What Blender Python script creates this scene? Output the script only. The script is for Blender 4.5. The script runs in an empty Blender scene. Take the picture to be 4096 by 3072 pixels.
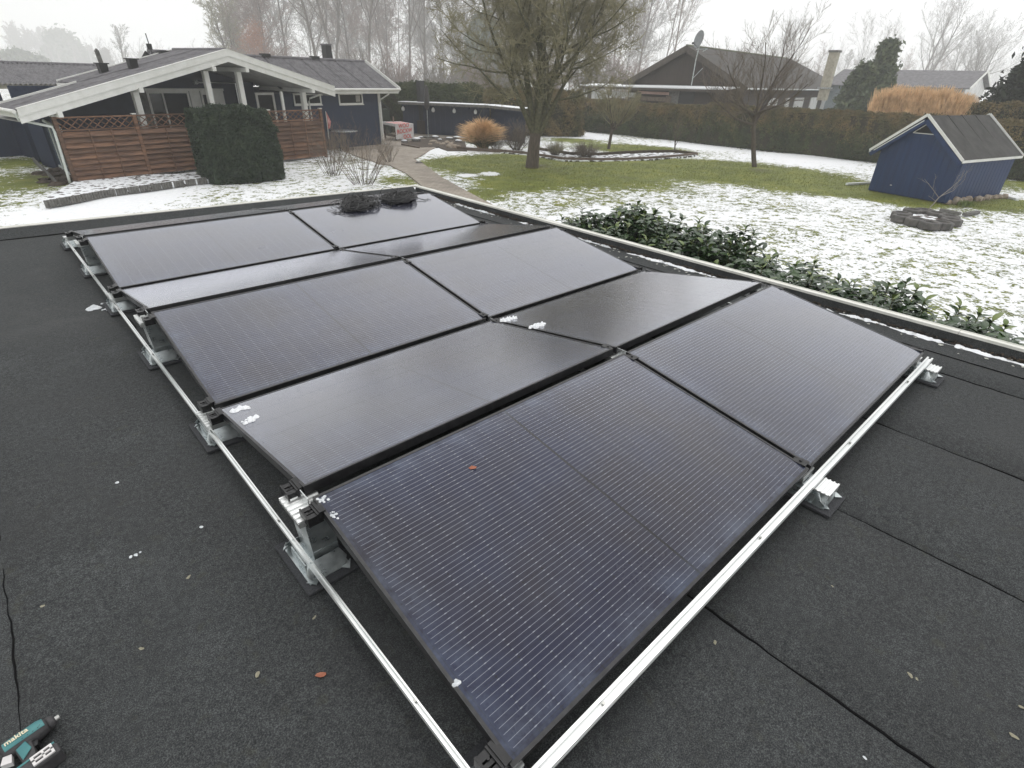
import bpy, bmesh, math, random
import numpy as np
from mathutils import Vector, Matrix, Euler
S = bpy.context.scene
R = math.radians
# ------------------------------------------------------------------ camera, sky, sun, exposure
CAM = np.array([-0.4904, -0.4735, 3.75]); F = 2169.33
cd = bpy.data.cameras.new('camera'); cam = bpy.data.objects.new('camera', cd); S.collection.objects.link(cam)
cam.location = CAM; cam.rotation_euler = (1.0556, -0.0263, -0.7445)
cd.sensor_width = 36; cd.lens = F/4096*36; cd.clip_start = .05; cd.clip_end = 3500
S.camera = cam
W = bpy.data.worlds.new('World'); S.world = W; W.use_nodes = True
nt = W.node_tree; nt.nodes.clear()
out = nt.nodes.new('ShaderNodeOutputWorld'); bg = nt.nodes.new('ShaderNodeBackground')
sky = nt.nodes.new('ShaderNodeTexSky'); sky.sky_type = 'NISHITA'; sky.sun_disc = False
sky.sun_elevation = R(62); sky.sun_rotation = R(55); sky.dust_density = 6; sky.air_density = 1
hs = nt.nodes.new('ShaderNodeHueSaturation'); hs.inputs['Saturation'].default_value = .12
mx = nt.nodes.new('ShaderNodeMixRGB'); mx.inputs[0].default_value = .88; mx.inputs[2].default_value = (10.4, 10.45, 10.55, 1)
nt.links.new(sky.outputs[0], hs.inputs['Color']); nt.links.new(hs.outputs[0], mx.inputs[1])
nt.links.new(mx.outputs[0], bg.inputs[0]); bg.inputs[1].default_value = .095
nt.links.new(bg.outputs[0], out.inputs[0])
sd = bpy.data.lights.new('sun', 'SUN'); sun = bpy.data.objects.new('sun', sd); S.collection.objects.link(sun)
sd.energy = .5; sd.angle = R(60); sd.color = (1, .97, .93)
sun.rotation_euler = (R(28), 0, R(125)); sun.location = (0, 0, 40)
S.view_settings.view_transform = 'Standard'; S.view_settings.look = 'None'
S.view_settings.exposure = .34; S.view_settings.gamma = 1
S.cycles.volume_bounces = 3; S.cycles.max_bounces = 8; S.cycles.transparent_max_bounces = 12
S.cycles.use_denoising = True

# ------------------------------------------------------------------ helpers
RR = np.array(Euler((1.0556, -0.0263, -0.7445)).to_matrix())
def ray(px, py): return RR @ np.array([(px-2048)/F, -(py-1536)/F, -1])
def at(px, py, z=0.):                       # point of the place seen at a photo pixel, at height z
    d = ray(px, py); return CAM+d*((z-CAM[2])/d[2])
def aim(px, py, dist):                      # ... at a horizontal distance
    d = ray(px, py); return CAM+d*(dist/math.hypot(d[0], d[1]))
def over(px, py, g):                        # ... straight above ground point g
    return aim(px, py, math.hypot(g[0]-CAM[0], g[1]-CAM[1]))
def disp(x, y): return x*4096/2212, y*4096/2212

def tag(o, label=None, cat=None, group=None, kind=None):
    if label: o['label'] = label
    if cat: o['category'] = cat
    if group: o['group'] = group
    if kind: o['kind'] = kind
    return o
def link(o, parent=None):
    S.collection.objects.link(o)
    if parent: o.parent = parent
    return o
def thing(name, label, cat, loc=(0, 0, 0), rz=0, group=None):
    o = bpy.data.objects.new(name, None); o.empty_display_size = .1; link(o)
    o.location = loc; o.rotation_euler = (0, 0, rz)
    return tag(o, label, cat, group)
def copy_tree(o, parent=None):
    c = o.copy(); link(c); c.parent = parent
    for ch in list(o.children): copy_tree(ch, c)
    return c

class MB:
    def __init__(s): s.v = []; s.f = []
    def add(s, vs, fs):
        n = len(s.v); s.v += [tuple(map(float, v)) for v in vs]; s.f += [tuple(i+n for i in f) for f in fs]; return s
    def hexa(s, p):                          # 8 points: bottom 4 ccw, top 4 ccw
        return s.add(p, [(3, 2, 1, 0), (4, 5, 6, 7), (0, 1, 5, 4), (1, 2, 6, 5), (2, 3, 7, 6), (3, 0, 4, 7)])
    def box(s, x0, x1, y0, y1, z0, z1):
        return s.hexa([(x0, y0, z0), (x1, y0, z0), (x1, y1, z0), (x0, y1, z0), (x0, y0, z1), (x1, y0, z1), (x1, y1, z1), (x0, y1, z1)])
    def beam(s, p, q, w, h, up=(0, 0, 1)):   # rectangular bar from p to q, centred
        p = Vector(p); q = Vector(q); d = (q-p).normalized(); u = Vector(up)
        if abs(d.dot(u)) > .98: u = Vector((1, 0, 0))
        a = d.cross(u).normalized()*w/2; b = a.cross(d).normalized()*h/2
        return s.hexa([p-a-b, p+a-b, q+a-b, q-a-b, p-a+b, p+a+b, q+a+b, q-a+b])
    def tube(s, pts, r, n=8, cap=True):
        pts = [Vector(p) for p in pts]; rs = r if isinstance(r, (list, tuple)) else [r]*len(pts)
        base = len(s.v); ref = Vector((0, 0, 1))
        for i, p in enumerate(pts):
            d = (pts[min(i+1, len(pts)-1)]-pts[max(i-1, 0)]).normalized()
            if abs(d.dot(ref)) > .95: ref = Vector((1, 0, 0)) if abs(d.x) < .8 else Vector((0, 1, 0))
            a = d.cross(ref).normalized(); b = d.cross(a)
            ref = a.cross(d)*-1 if False else ref
            for k in range(n):
                t = 2*math.pi*k/n; s.v.append(tuple(p+(a*math.cos(t)+b*math.sin(t))*rs[i]))
        for i in range(len(pts)-1):
            for k in range(n):
                k2 = (k+1) % n; s.f.append((base+i*n+k, base+i*n+k2, base+(i+1)*n+k2, base+(i+1)*n+k))
        if cap:
            s.f.append(tuple(base+k for k in range(n))[::-1]); s.f.append(tuple(base+(len(pts)-1)*n+k for k in range(n)))
        return s
    def lathe(s, prof, c=(0, 0, 0), n=16):   # prof: (r, z)
        base = len(s.v)
        for r, z in prof:
            for k in range(n):
                t = 2*math.pi*k/n; s.v.append((c[0]+r*math.cos(t), c[1]+r*math.sin(t), c[2]+z))
        for i in range(len(prof)-1):
            for k in range(n):
                k2 = (k+1) % n; s.f.append((base+i*n+k, base+i*n+k2, base+(i+1)*n+k2, base+(i+1)*n+k))
        s.f.append(tuple(base+k for k in range(n))[::-1]); s.f.append(tuple(base+(len(prof)-1)*n+k for k in range(n)))
        return s
    def prism(s, poly, vec):                 # extrude a 3D polygon by vec
        n = len(poly); v = [Vector(p) for p in poly]; w = [p+Vector(vec) for p in v]
        return s.add(v+w, [tuple(range(n))[::-1], tuple(range(n, 2*n))]+[(i, (i+1) % n, n+(i+1) % n, n+i) for i in range(n)])
    def mesh(s, name, m, smooth=False):
        me = bpy.data.meshes.new(name); me.from_pydata(s.v, [], s.f); me.update()
        bm = bmesh.new(); bm.from_mesh(me); bmesh.ops.recalc_face_normals(bm, faces=bm.faces); bm.to_mesh(me); bm.free()
        if m: me.materials.append(m)
        if smooth: me.shade_smooth() if hasattr(me, 'shade_smooth') else None
        return me
    def build(s, name, m, parent=None, smooth=False, loc=None):
        o = bpy.data.objects.new(name, s.mesh(name, m, smooth)); link(o, parent)
        if loc is not None: o.location = loc
        return o
def bevel(o, w, seg=1):
    md = o.modifiers.new('bevel', 'BEVEL'); md.width = w; md.segments = seg; md.limit_method = 'ANGLE'; return o
def np_mesh(name, V, Q, m, parent=None, smooth=False, attr=None):   # fast mesh from arrays (all faces same size)
    V = np.asarray(V, dtype=np.float32); Q = np.asarray(Q, dtype=np.int32)
    me = bpy.data.meshes.new(name); me.vertices.add(len(V)); me.vertices.foreach_set('co', V.ravel())
    k = Q.shape[1]; me.loops.add(Q.size); me.loops.foreach_set('vertex_index', Q.ravel())
    me.polygons.add(len(Q)); me.polygons.foreach_set('loop_start', np.arange(0, Q.size, k, dtype=np.int32))
    me.update(calc_edges=True)
    if smooth: me.polygons.foreach_set('use_smooth', np.ones(len(Q), dtype=bool))
    for an, dat in (attr or {}).items():
        a = me.attributes.new(an, 'FLOAT', 'POINT'); a.data.foreach_set('value', np.asarray(dat, dtype=np.float32))
    if m: me.materials.append(m)
    o = bpy.data.objects.new(name, me); return link(o, parent)

# ------------------------------------------------------------------ materials
def nodes(name):
    m = bpy.data.materials.new(name); m.use_nodes = True; t = m.node_tree
    return m, t, t.nodes['Principled BSDF'], t.nodes, t.links
def rgb(c): return (c[0], c[1], c[2], 1)
def noise(t, scale, detail=4, rough=.6, coord='Object', stretch=None):
    n = t.nodes.new('ShaderNodeTexNoise'); n.inputs['Scale'].default_value = scale
    n.inputs['Detail'].default_value = detail; n.inputs['Roughness'].default_value = rough
    if coord == 'World':
        g = t.nodes.new('ShaderNodeNewGeometry'); src = g.outputs['Position']
    else:
        g = t.nodes.new('ShaderNodeTexCoord'); src = g.outputs[coord]
    if stretch:
        mp = t.nodes.new('ShaderNodeMapping'); mp.inputs['Scale'].default_value = stretch
        t.links.new(src, mp.inputs[0]); src = mp.outputs[0]
    t.links.new(src, n.inputs['Vector']); return n.outputs['Fac']
def ramp(t, fac, stops):
    r = t.nodes.new('ShaderNodeValToRGB'); e = r.color_ramp.elements
    while len(e) < len(stops): e.new(.5)
    for i, (p, c) in enumerate(stops):
        e[i].position = p; e[i].color = rgb(c) if not isinstance(c, (int, float)) else (c, c, c, 1)
    t.links.new(fac, r.inputs[0]); return r.outputs[0]
def mix(t, fac, a, b, mode='MIX'):
    m = t.nodes.new('ShaderNodeMixRGB'); m.blend_type = mode
    for i, x in ((0, fac), (1, a), (2, b)):
        if hasattr(x, 'links'): t.links.new(x, m.inputs[i])
        elif isinstance(x, (int, float)): m.inputs[i].default_value = x if i == 0 else (x, x, x, 1)
        else: m.inputs[i].default_value = rgb(x)
    return m.outputs[0]
def math_(t, op, a, b=None):
    m = t.nodes.new('ShaderNodeMath'); m.operation = op
    for i, x in ((0, a), (1, b)):
        if x is None: continue
        if hasattr(x, 'links'): t.links.new(x, m.inputs[i])
        else: m.inputs[i].default_value = x
    return m.outputs[0]
def bump(t, b, h, strength, dist=.02):
    n = t.nodes.new('ShaderNodeBump'); n.inputs['Strength'].default_value = strength; n.inputs['Distance'].default_value = dist
    t.links.new(h, n.inputs['Height']); t.links.new(n.outputs[0], b.inputs['Normal'])
def mat(name, c, c2=None, scale=8, rough=.7, metal=0, bmp=0, bdist=.01, coord='Object', stretch=None, spec=.5, detail=4, lo=.35, hi=.65, rvar=0):
    m, t, b, N, L = nodes(name); b.inputs['Roughness'].default_value = rough; b.inputs['Metallic'].default_value = metal
    b.inputs['Specular IOR Level'].default_value = spec
    if c2 is None and not bmp: b.inputs['Base Color'].default_value = rgb(c); return m
    f = noise(t, scale, detail, .6, coord, stretch)
    if c2 is not None: L.new(ramp(t, f, [(lo, c), (hi, c2)]), b.inputs['Base Color'])
    else: b.inputs['Base Color'].default_value = rgb(c)
    if rvar: L.new(math_(t, 'ADD', math_(t, 'MULTIPLY', f, rvar), rough-rvar/2), b.inputs['Roughness'])
    if bmp: bump(t, b, f, bmp, bdist)
    return m
def boards_mat(name, c, c2, pitch, axis='X', rough=.6, depth=.008):   # grooved boards, fine relief and grain
    m, t, b, N, L = nodes(name); b.inputs['Roughness'].default_value = rough
    tc = N.new('ShaderNodeTexCoord'); sp = N.new('ShaderNodeSeparateXYZ'); L.new(tc.outputs['Object'], sp.inputs[0])
    co = math_(t, 'ADD', sp.outputs['X'], sp.outputs['Y']) if axis == 'XY' else sp.outputs[axis]
    fr = math_(t, 'FRACT', math_(t, 'DIVIDE', co, pitch))
    g = math_(t, 'LESS_THAN', fr, .09)
    st = (1, 1, .06) if axis != 'Z' else (.06, .06, 1)
    f = noise(t, 14, 5, .7, 'Object', st)
    f2 = noise(t, .9, 2, .5, 'Object')
    col = ramp(t, math_(t, 'ADD', math_(t, 'MULTIPLY', f, .6), math_(t, 'MULTIPLY', f2, .4)), [(.35, c), (.65, c2)])
    L.new(mix(t, math_(t, 'MULTIPLY', g, .45), col, (c[0]*.4, c[1]*.4, c[2]*.4)), b.inputs['Base Color'])
    bump(t, b, math_(t, 'SUBTRACT', math_(t, 'MULTIPLY', f, .15), g), .7, depth)
    return m
M = {}
M['white'] = mat('white_paint', (0.651, 0.651, 0.614), (0.744, 0.744, 0.716), 3, .45, bmp=.1)
M['white_trim'] = mat('white_metal_trim', (.66, .66, .60), (.78, .77, .72), 5, .5, coord='World', stretch=(1, 1, 1))
M['pvc'] = mat('pale_pipe_plastic', (.52, .56, .53), (.66, .69, .66), 4, .4)
M['navy'] = boards_mat('navy_boards', (.006, .014, .040), (.011, .023, .060), .12, 'XY', .6)
M['navy_plain'] = mat('navy_wall', (.007, .013, .036), (.012, .021, .052), 3, .6)
M['shed_blue'] = mat('blue_stain', (0.0014, 0.0180, 0.0777), (0.0026, 0.0282, 0.1036), 9, .55, stretch=(1, 1, .08), bmp=.2)
M['brown_dark'] = boards_mat('dark_brown_boards', (.026, .018, .014), (.05, .036, .028), .14, 'XY', .75)
M['brown_mid'] = mat('brown_fascia', (0.0562, 0.0465, 0.0375), (0.0825, 0.0690, 0.0562), 5, .75)
M['fence'] = mat('red_brown_fence_wood', (.085, .043, .027), (.235, .122, .068), 5, .65, stretch=(.35, 1, 3), bmp=.25, detail=6)
_t = M['fence'].node_tree; _b = _t.nodes['Principled BSDF']; _src = _b.inputs['Base Color'].links[0].from_socket
_oi = _t.nodes.new('ShaderNodeObjectInfo'); _t.links.new(mix(_t, 1., _src, ramp(_t, _oi.outputs['Random'], [(0., .62), (1., 1.25)]), 'MULTIPLY'), _b.inputs['Base Color'])
M['eternit'] = mat('dark_fibre_cement', (.105, .10, .108), (.18, .175, .182), 3.5, .8, bmp=.3, bdist=.004, detail=6)
M['eternit_old'] = mat('weathered_dark_roof', (0.0382, 0.0340, 0.0298), (0.0723, 0.0646, 0.0578), 2.5, .85, bmp=.3, detail=6)
M['glass'] = mat('window_glass', (.015, .017, .018), None, rough=.06)
M['pane_reflection'] = mat('pale_pane_reflection', (.28, .27, .25), (.36, .35, .33), 2)  # flat pale tone standing for a reflection in window glass
M['bitumen'] = mat('matte_bitumen', (.0035, .0035, .004), None, rough=.9, spec=.15)
M['black'] = mat('black_metal', (.012, .012, .013), None, rough=.45)
M['blackp'] = mat('black_clamp', (.012, .012, .013), (.022, .022, .023), 40, .38, metal=.3)
M['alu'] = mat('aluminium', (.55, .57, .57), (.72, .74, .74), 25, .28, metal=.85, stretch=(1, 1, .15), rvar=.2)
M['alu_bright'] = mat('bright_aluminium', (.74, .76, .75), (.86, .87, .86), 30, .30, metal=.88, stretch=(.1, .1, 1))
M['galv'] = mat('galvanised_sheet', (.36, .40, .41), (.60, .64, .64), 18, .3, metal=.85, rvar=.3)
M['steel'] = mat('steel', (.5, .5, .48), None, rough=.35, metal=.9)
M['rubber'] = mat('rubber_granulate', (.030, .031, .035), (.055, .057, .062), 160, .9, bmp=.6, bdist=.003, detail=3)
M['snow'] = mat('snow', (.78, .80, .83), (.88, .89, .90), 20, .55, bmp=.5, bdist=.01)
M['ice'] = mat('icy_slush', (.50, .53, .55), (.74, .76, .78), 30, .35, bmp=.5, bdist=.004)
M['bark'] = mat('bark', (0.063, 0.048, 0.037), (0.115, 0.092, 0.071), 18, .9, stretch=(1, 1, .2), bmp=.6, bdist=.02)
M['bark_moss'] = mat('mossy_bark', (.060, .056, .034), (.115, .112, .062), 10, .9, bmp=.4, bdist=.01)
M['twig_moss'] = mat('mossy_twigs', (0.1684, 0.1568, 0.0901), (0.3206, 0.2887, 0.1721), 2, .9, coord='World')
M['twig_brown'] = mat('brown_twigs', (0.119, 0.095, 0.073), (0.196, 0.161, 0.126), 1.2, .9, coord='World')
M['twig_red'] = mat('reddish_twigs', (0.1860, 0.1328, 0.1172), (0.2874, 0.2125, 0.1803), .6, .9, coord='World')
M['twig_grey'] = mat('grey_twigs', (0.1749, 0.1639, 0.1530), (0.3074, 0.2868, 0.2663), .8, .9, coord='World')
M['twig_tan'] = mat('tan_twigs', (0.169, 0.127, 0.091), (0.273, 0.215, 0.156), 3, .9, coord='World')
M['rust_leaf'] = mat('rust_beech_leaf', (0.240, 0.102, 0.054), (0.360, 0.168, 0.090), 1.5, .85, coord='World')
M['reed'] = mat('dry_reed', (0.5771, 0.3735, 0.1932), (1.0003, 0.7258, 0.4399), 3, .85, coord='World')
M['reed_green'] = mat('fading_green_blades', (.10, .11, .045), (.17, .16, .075), 3, .85, coord='World')
M['thuja'] = mat('thuja_green', (0.013, 0.027, 0.014), (0.036, 0.056, 0.027), 4, .8, coord='World')
M['conifer'] = mat('conifer_green', (0.0438, 0.0675, 0.0363), (0.1200, 0.1438, 0.0725), 1.5, .8, coord='World')
M['fircone'] = mat('dark_conifer', (.012, .020, .012), (.03, .042, .025), 1.2, .8, coord='World')
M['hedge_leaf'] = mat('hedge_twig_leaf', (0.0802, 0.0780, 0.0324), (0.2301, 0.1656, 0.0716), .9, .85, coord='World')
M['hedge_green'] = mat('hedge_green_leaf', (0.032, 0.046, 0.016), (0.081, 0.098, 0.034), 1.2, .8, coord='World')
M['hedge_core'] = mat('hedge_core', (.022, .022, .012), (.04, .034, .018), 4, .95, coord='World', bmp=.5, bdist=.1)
M['soil'] = mat('dark_soil', (.045, .034, .025), (.085, .064, .045), 6, .95, coord='World', bmp=.6, bdist=.03, detail=8)
M['concrete'] = mat('grey_concrete', (0.096, 0.092, 0.084), (0.176, 0.172, 0.160), 7, .9, bmp=.4, coord='World', detail=6)
M['stone'] = mat('field_stone', (.22, .165, .12), (.38, .33, .27), 6, .85, coord='World', bmp=.4)
M['stone_dark'] = mat('wet_dark_stone', (.05, .048, .045), (.11, .10, .09), 6, .6, coord='World', bmp=.4)
M['timber'] = mat('weathered_timber', (.10, .075, .055), (.17, .13, .10), 7, .8, stretch=(.2, 1, 1))
M['pink'] = mat('pinkish_insulation_board', (.42, .27, .23), (.50, .34, .30), 3, .8)
M['plaster'] = mat('white_plaster', (.55, .55, .54), (.70, .70, .69), 2, .8)
M['brick'] = mat('yellow_grey_masonry', (.33, .30, .23), (.47, .44, .36), 5, .9, bmp=.3)
M['grass'] = mat('grass_blade', (0.0813, 0.1125, 0.0125), (0.2375, 0.2375, 0.0312), 2.5, .8, coord='World')
M['sheet'] = mat('white_plastic_sheet', (.60, .58, .57), (.70, .68, .67), 6, .4)
M['red'] = mat('red_print', (.62, .09, .07), None, rough=.5)
M['cable'] = mat('black_cable', (.010, .010, .011), (.022, .022, .022), 60, .45)
M['teal'] = mat('teal_plastic', (.04, .17, .18), (.06, .22, .22), 20, .4)
M['grip'] = mat('dark_grey_plastic', (.035, .034, .036), (.055, .053, .055), 60, .6)
M['cream'] = mat('cream_print', (.75, .68, .50), None, rough=.5)
M['lamp'] = mat('white_globe', (.75, .75, .73), None, rough=.3)
M['leafbrown'] = mat('brown_dead_leaf', (.28, .085, .045), (.36, .14, .08), 60, .7)
M['leafpale'] = mat('pale_dead_leaf', (0.2240, 0.2100, 0.1400), (0.3150, 0.2940, 0.2240), 60, .8)
M['pale_bark'] = mat('pale_sapling_bark', (.20, .18, .15), (.32, .29, .25), 30, .8)
M['laurel'] = mat('laurel_leaf', (.016, .040, .014), (.045, .085, .026), 6, .28, coord='World')
M['laurel_young'] = mat('young_laurel_leaf', (.08, .13, .025), (.15, .19, .04), 6, .35, coord='World')
M['stem_green'] = mat('green_stem', (.07, .075, .03), (.12, .12, .05), 9, .7)
M['paving'] = None

def felt():
    m, t, b, N, L = nodes('roofing_felt'); b.inputs['Roughness'].default_value = .92; b.inputs['Specular IOR Level'].default_value = .25
    a = noise(t, 260, 2, .7, 'World'); c = noise(t, 45, 4, .75, 'World'); d = noise(t, .9, 4, .6, 'World'); e = noise(t, 6, 5, .65, 'World')
    f = math_(t, 'ADD', math_(t, 'MULTIPLY', a, .72), math_(t, 'MULTIPLY', c, .28))
    col = ramp(t, f, [(.36, (.0145, .0158, .0168)), (.5, (.040, .043, .044)), (.64, (.094, .0985, .098))])
    w = ramp(t, math_(t, 'ADD', math_(t, 'MULTIPLY', d, .6), math_(t, 'MULTIPLY', e, .4)), [(.30, .55), (.70, 1.38)])
    col = mix(t, 1., col, w, 'MULTIPLY')
    moss = ramp(t, noise(t, 17, 3, .6, 'World'), [(.60, 0.), (.74, .35)])
    L.new(mix(t, moss, col, (.055, .055, .038)), b.inputs['Base Color'])
    L.new(ramp(t, math_(t, 'ADD', math_(t, 'MULTIPLY', d, .7), math_(t, 'MULTIPLY', e, .3)), [(.36, .62), (.56, .95)]), b.inputs['Roughness'])
    bump(t, b, f, .55, .004); return m
M['felt'] = felt()

def panel_glass(cells):
    m, t, b, N, L = nodes('solar_glass'+('_cell' if cells else ''))
    uv = N.new('ShaderNodeUVMap'); sp = N.new('ShaderNodeSeparateXYZ'); L.new(uv.outputs[0], sp.inputs[0])
    X, Y = sp.outputs['X'], sp.outputs['Y']
    fy = math_(t, 'FRACT', math_(t, 'MULTIPLY', math_(t, 'SUBTRACT', Y, .0215), 9/.1658))
    wire = math_(t, 'LESS_THAN', math_(t, 'ABSOLUTE', math_(t, 'SUBTRACT', fy, .5)), .032)
    # soldered dots at the cell ends
    fx = math_(t, 'FRACT', math_(t, 'DIVIDE', math_(t, 'SUBTRACT', X, .0225), .0855))
    dx = math_(t, 'ABSOLUTE', math_(t, 'SUBTRACT', fx, .5))
    dot = math_(t, 'MULTIPLY', math_(t, 'GREATER_THAN', dx, .455), math_(t, 'LESS_THAN', math_(t, 'ABSOLUTE', math_(t, 'SUBTRACT', fy, .5)), .075))
    base = ramp(t, noise(t, 2.2, 3, .5, 'World'), [(.35, (.006, .009, .034)), (.65, (.011, .009, .018))])
    edge = ramp(t, noise(t, 3.1, 5, .7, 'World'), [(.50, 0.), (.78, 1.)])
    base = mix(t, math_(t, 'MULTIPLY', edge, .22), base, (.045, .06, .11))
    gap = None
    if not cells:
        fcy = math_(t, 'FRACT', math_(t, 'DIVIDE', math_(t, 'SUBTRACT', Y, .0215), .1658))
        gap = math_(t, 'MAXIMUM', math_(t, 'GREATER_THAN', dx, .486), math_(t, 'LESS_THAN', math_(t, 'MINIMUM', fcy, math_(t, 'SUBTRACT', 1., fcy)), .008))
        gap = math_(t, 'MAXIMUM', gap, math_(t, 'LESS_THAN', math_(t, 'ABSOLUTE', math_(t, 'SUBTRACT', X, .8775)), .0055))
        base = mix(t, gap, base, (.004, .004, .005))
    lines = math_(t, 'MAXIMUM', wire, dot)
    inx = math_(t, 'MULTIPLY', math_(t, 'GREATER_THAN', X, .03), math_(t, 'LESS_THAN', X, 1.725))
    iny = math_(t, 'MULTIPLY', math_(t, 'GREATER_THAN', Y, .0235), math_(t, 'LESS_THAN', Y, 1.0145))
    lines = math_(t, 'MULTIPLY', math_(t, 'MULTIPLY', lines, inx), iny)
    lines = math_(t, 'MULTIPLY', lines, math_(t, 'GREATER_THAN', math_(t, 'ABSOLUTE', math_(t, 'SUBTRACT', X, .8775)), .0056))
    col = mix(t, lines, base, (.25, .265, .30))
    dust = ramp(t, noise(t, 34, 6, .75, 'World'), [(.46, .0), (.82, .10)])
    smear = ramp(t, noise(t, 5.5, 5, .7, 'World'), [(.48, .004), (.82, .10)])
    ex = math_(t, 'MINIMUM', X, math_(t, 'SUBTRACT', 1.755, X)); ey = math_(t, 'MINIMUM', Y, math_(t, 'SUBTRACT', 1.038, Y)); ed = math_(t, 'MINIMUM', ex, ey)
    rim = math_(t, 'MULTIPLY', ramp(t, ed, [(.015, .30), (.13, 0.)]), ramp(t, noise(t, 9, 5, .75, 'World'), [(.38, 0.), (.68, 1.)]))
    col = mix(t, rim, col, (.16, .20, .28))
    col = mix(t, math_(t, 'ADD', dust, smear), col, (.12, .14, .19))
    L.new(col, b.inputs['Base Color'])
    b.inputs['Specular IOR Level'].default_value = .5; b.inputs['IOR'].default_value = 1.33
    rg = ramp(t, noise(t, 3.7, 5, .65, 'World'), [(.3, .16), (.75, .30)])
    L.new(rg, b.inputs['Roughness'])
    gl = N.new('ShaderNodeBsdfGlossy'); gl.inputs['Roughness'].default_value = .19; gl.inputs['Color'].default_value = (.84, .85, .89, 1)
    lw = N.new('ShaderNodeLayerWeight'); lw.inputs['Blend'].default_value = .5
    fac = math_(t, 'MINIMUM', math_(t, 'MULTIPLY', math_(t, 'POWER', lw.outputs['Facing'], 4.), 1.8), .72)
    ms = N.new('ShaderNodeMixShader'); L.new(fac, ms.inputs[0]); L.new(b.outputs[0], ms.inputs[1]); L.new(gl.outputs[0], ms.inputs[2])
    L.new(ms.outputs[0], N['Material Output'].inputs['Surface'])
    return m
M['glass_flat'] = panel_glass(False); M['glass_cell'] = panel_glass(True)
M['backsheet'] = mat('black_backsheet', (.004, .004, .005), None, rough=.22)
M['frame'] = mat('black_anodised_frame', (.012, .012, .013), (.03, .03, .032), 30, .33, metal=.2)

def ground_mat():
    m, t, b, N, L = nodes('lawn_with_snow')
    at_ = N.new('ShaderNodeAttribute'); at_.attribute_name = 'snow'
    n1 = noise(t, 3.0, 5, .64, 'World'); n2 = noise(t, 13, 3, .6, 'World')
    n = math_(t, 'ADD', math_(t, 'MULTIPLY', n1, .47), math_(t, 'ADD', math_(t, 'MULTIPLY', n2, .38), math_(t, 'MULTIPLY', noise(t, .42, 3, .5, 'World'), .15)))
    # snow where noise < threshold
    d = math_(t, 'SUBTRACT', at_.outputs['Fac'], n)
    s = N.new('ShaderNodeMapRange'); s.inputs[1].default_value = -.012; s.inputs[2].default_value = .02; L.new(d, s.inputs[0])
    s = s.outputs[0]
    g1 = noise(t, .8, 5, .7, 'World'); g2 = noise(t, 30, 4, .7, 'World')
    gr = ramp(t, math_(t, 'ADD', math_(t, 'MULTIPLY', g1, .5), math_(t, 'MULTIPLY', g2, .5)),
              [(.34, (.078, .062, .012)), (.46, (.105, .130, .012)), (.54, (.165, .190, .016)), (.66, (.28, .245, .045))])
    sn = ramp(t, noise(t, 8, 4, .6, 'World'), [(.3, (.80, .82, .84)), (.7, (.90, .905, .91))])
    so = N.new('ShaderNodeAttribute'); so.attribute_name = 'soil'
    gr = mix(t, so.outputs['Fac'], gr, ramp(t, g2, [(.35, (.05, .036, .026)), (.65, (.11, .085, .06))]))
    L.new(mix(t, s, gr, sn), b.inputs['Base Color'])
    b.inputs['Roughness'].default_value = .75
    h = math_(t, 'ADD', math_(t, 'MULTIPLY', s, .7), math_(t, 'MULTIPLY', g2, .5))
    bump(t, b, h, .8, .035); return m
M['ground'] = ground_mat()
def paving():
    m, t, b, N, L = nodes('block_paving'); b.inputs['Roughness'].default_value = .85
    br = N.new('ShaderNodeTexBrick'); br.inputs['Scale'].default_value = 1
    br.inputs['Brick Width'].default_value = .22; br.inputs['Row Height'].default_value = .11; br.inputs['Mortar Size'].default_value = .006
    br.inputs['Color1'].default_value = (.27, .235, .195, 1); br.inputs['Color2'].default_value = (.36, .315, .265, 1); br.inputs['Mortar'].default_value = (.15, .13, .10, 1)
    g = N.new('ShaderNodeNewGeometry'); L.new(g.outputs['Position'], br.inputs['Vector'])
    col = mix(t, 1., br.outputs['Color'], ramp(t, noise(t, .8, 5, .6, 'World'), [(.35, .78), (.65, 1.15)]), 'MULTIPLY')
    L.new(col, b.inputs['Base Color']); bump(t, b, math_(t, 'SUBTRACT', noise(t, 20, 3, .6, 'World'), br.outputs['Fac']), .4, .006); return m
M['paving'] = paving()
# ------------------------------------------------------------------ ground
def smooth(d, r): t = np.clip(1-d/r, 0, 1); return t*t*(3-2*t)
GREEN = [(disp(1190, 365), 5.5, .35), (disp(1010, 352), 2.6, .30), (disp(1110, 400), 1.6, .22), (disp(1350, 352), 4.0, .32), (disp(1500, 362), 4.0, .33),
         (disp(1640, 375), 4.6, .33), (disp(1760, 395), 3.4, .30), (disp(1860, 412), 2.4, .26), (disp(1120, 352), 3.6, .3),
         (disp(1400, 322), 3.2, .30), (disp(1330, 318), 2.5, .3), (disp(1240, 303), 2.2, .22), (disp(70, 390), 2.6, .16), (disp(30, 352), 2.0, .14), (disp(865, 388), 1.2, .16),
         (disp(1960, 435), 1.4, .34), (disp(2120, 435), 2.4, .30), (disp(1040, 420), 1.2, .2), (disp(1260, 430), 2.2, .06), (disp(1400, 400), 3., .08), (disp(2190, 395), 3.5, .14)]
WHITE = [(disp(960, 322), 2.6, .22), (disp(1250, 292), 3.5, .14), (disp(1500, 315), 5, .12), (disp(1750, 345), 5, .12), (disp(1060, 375), .8, .4), (disp(1010, 378), .7, .3),
         (disp(250, 425), 3.2, .16), (disp(150, 460), 2.5, .12), (disp(1300, 455), 1.3, .18)]
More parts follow.
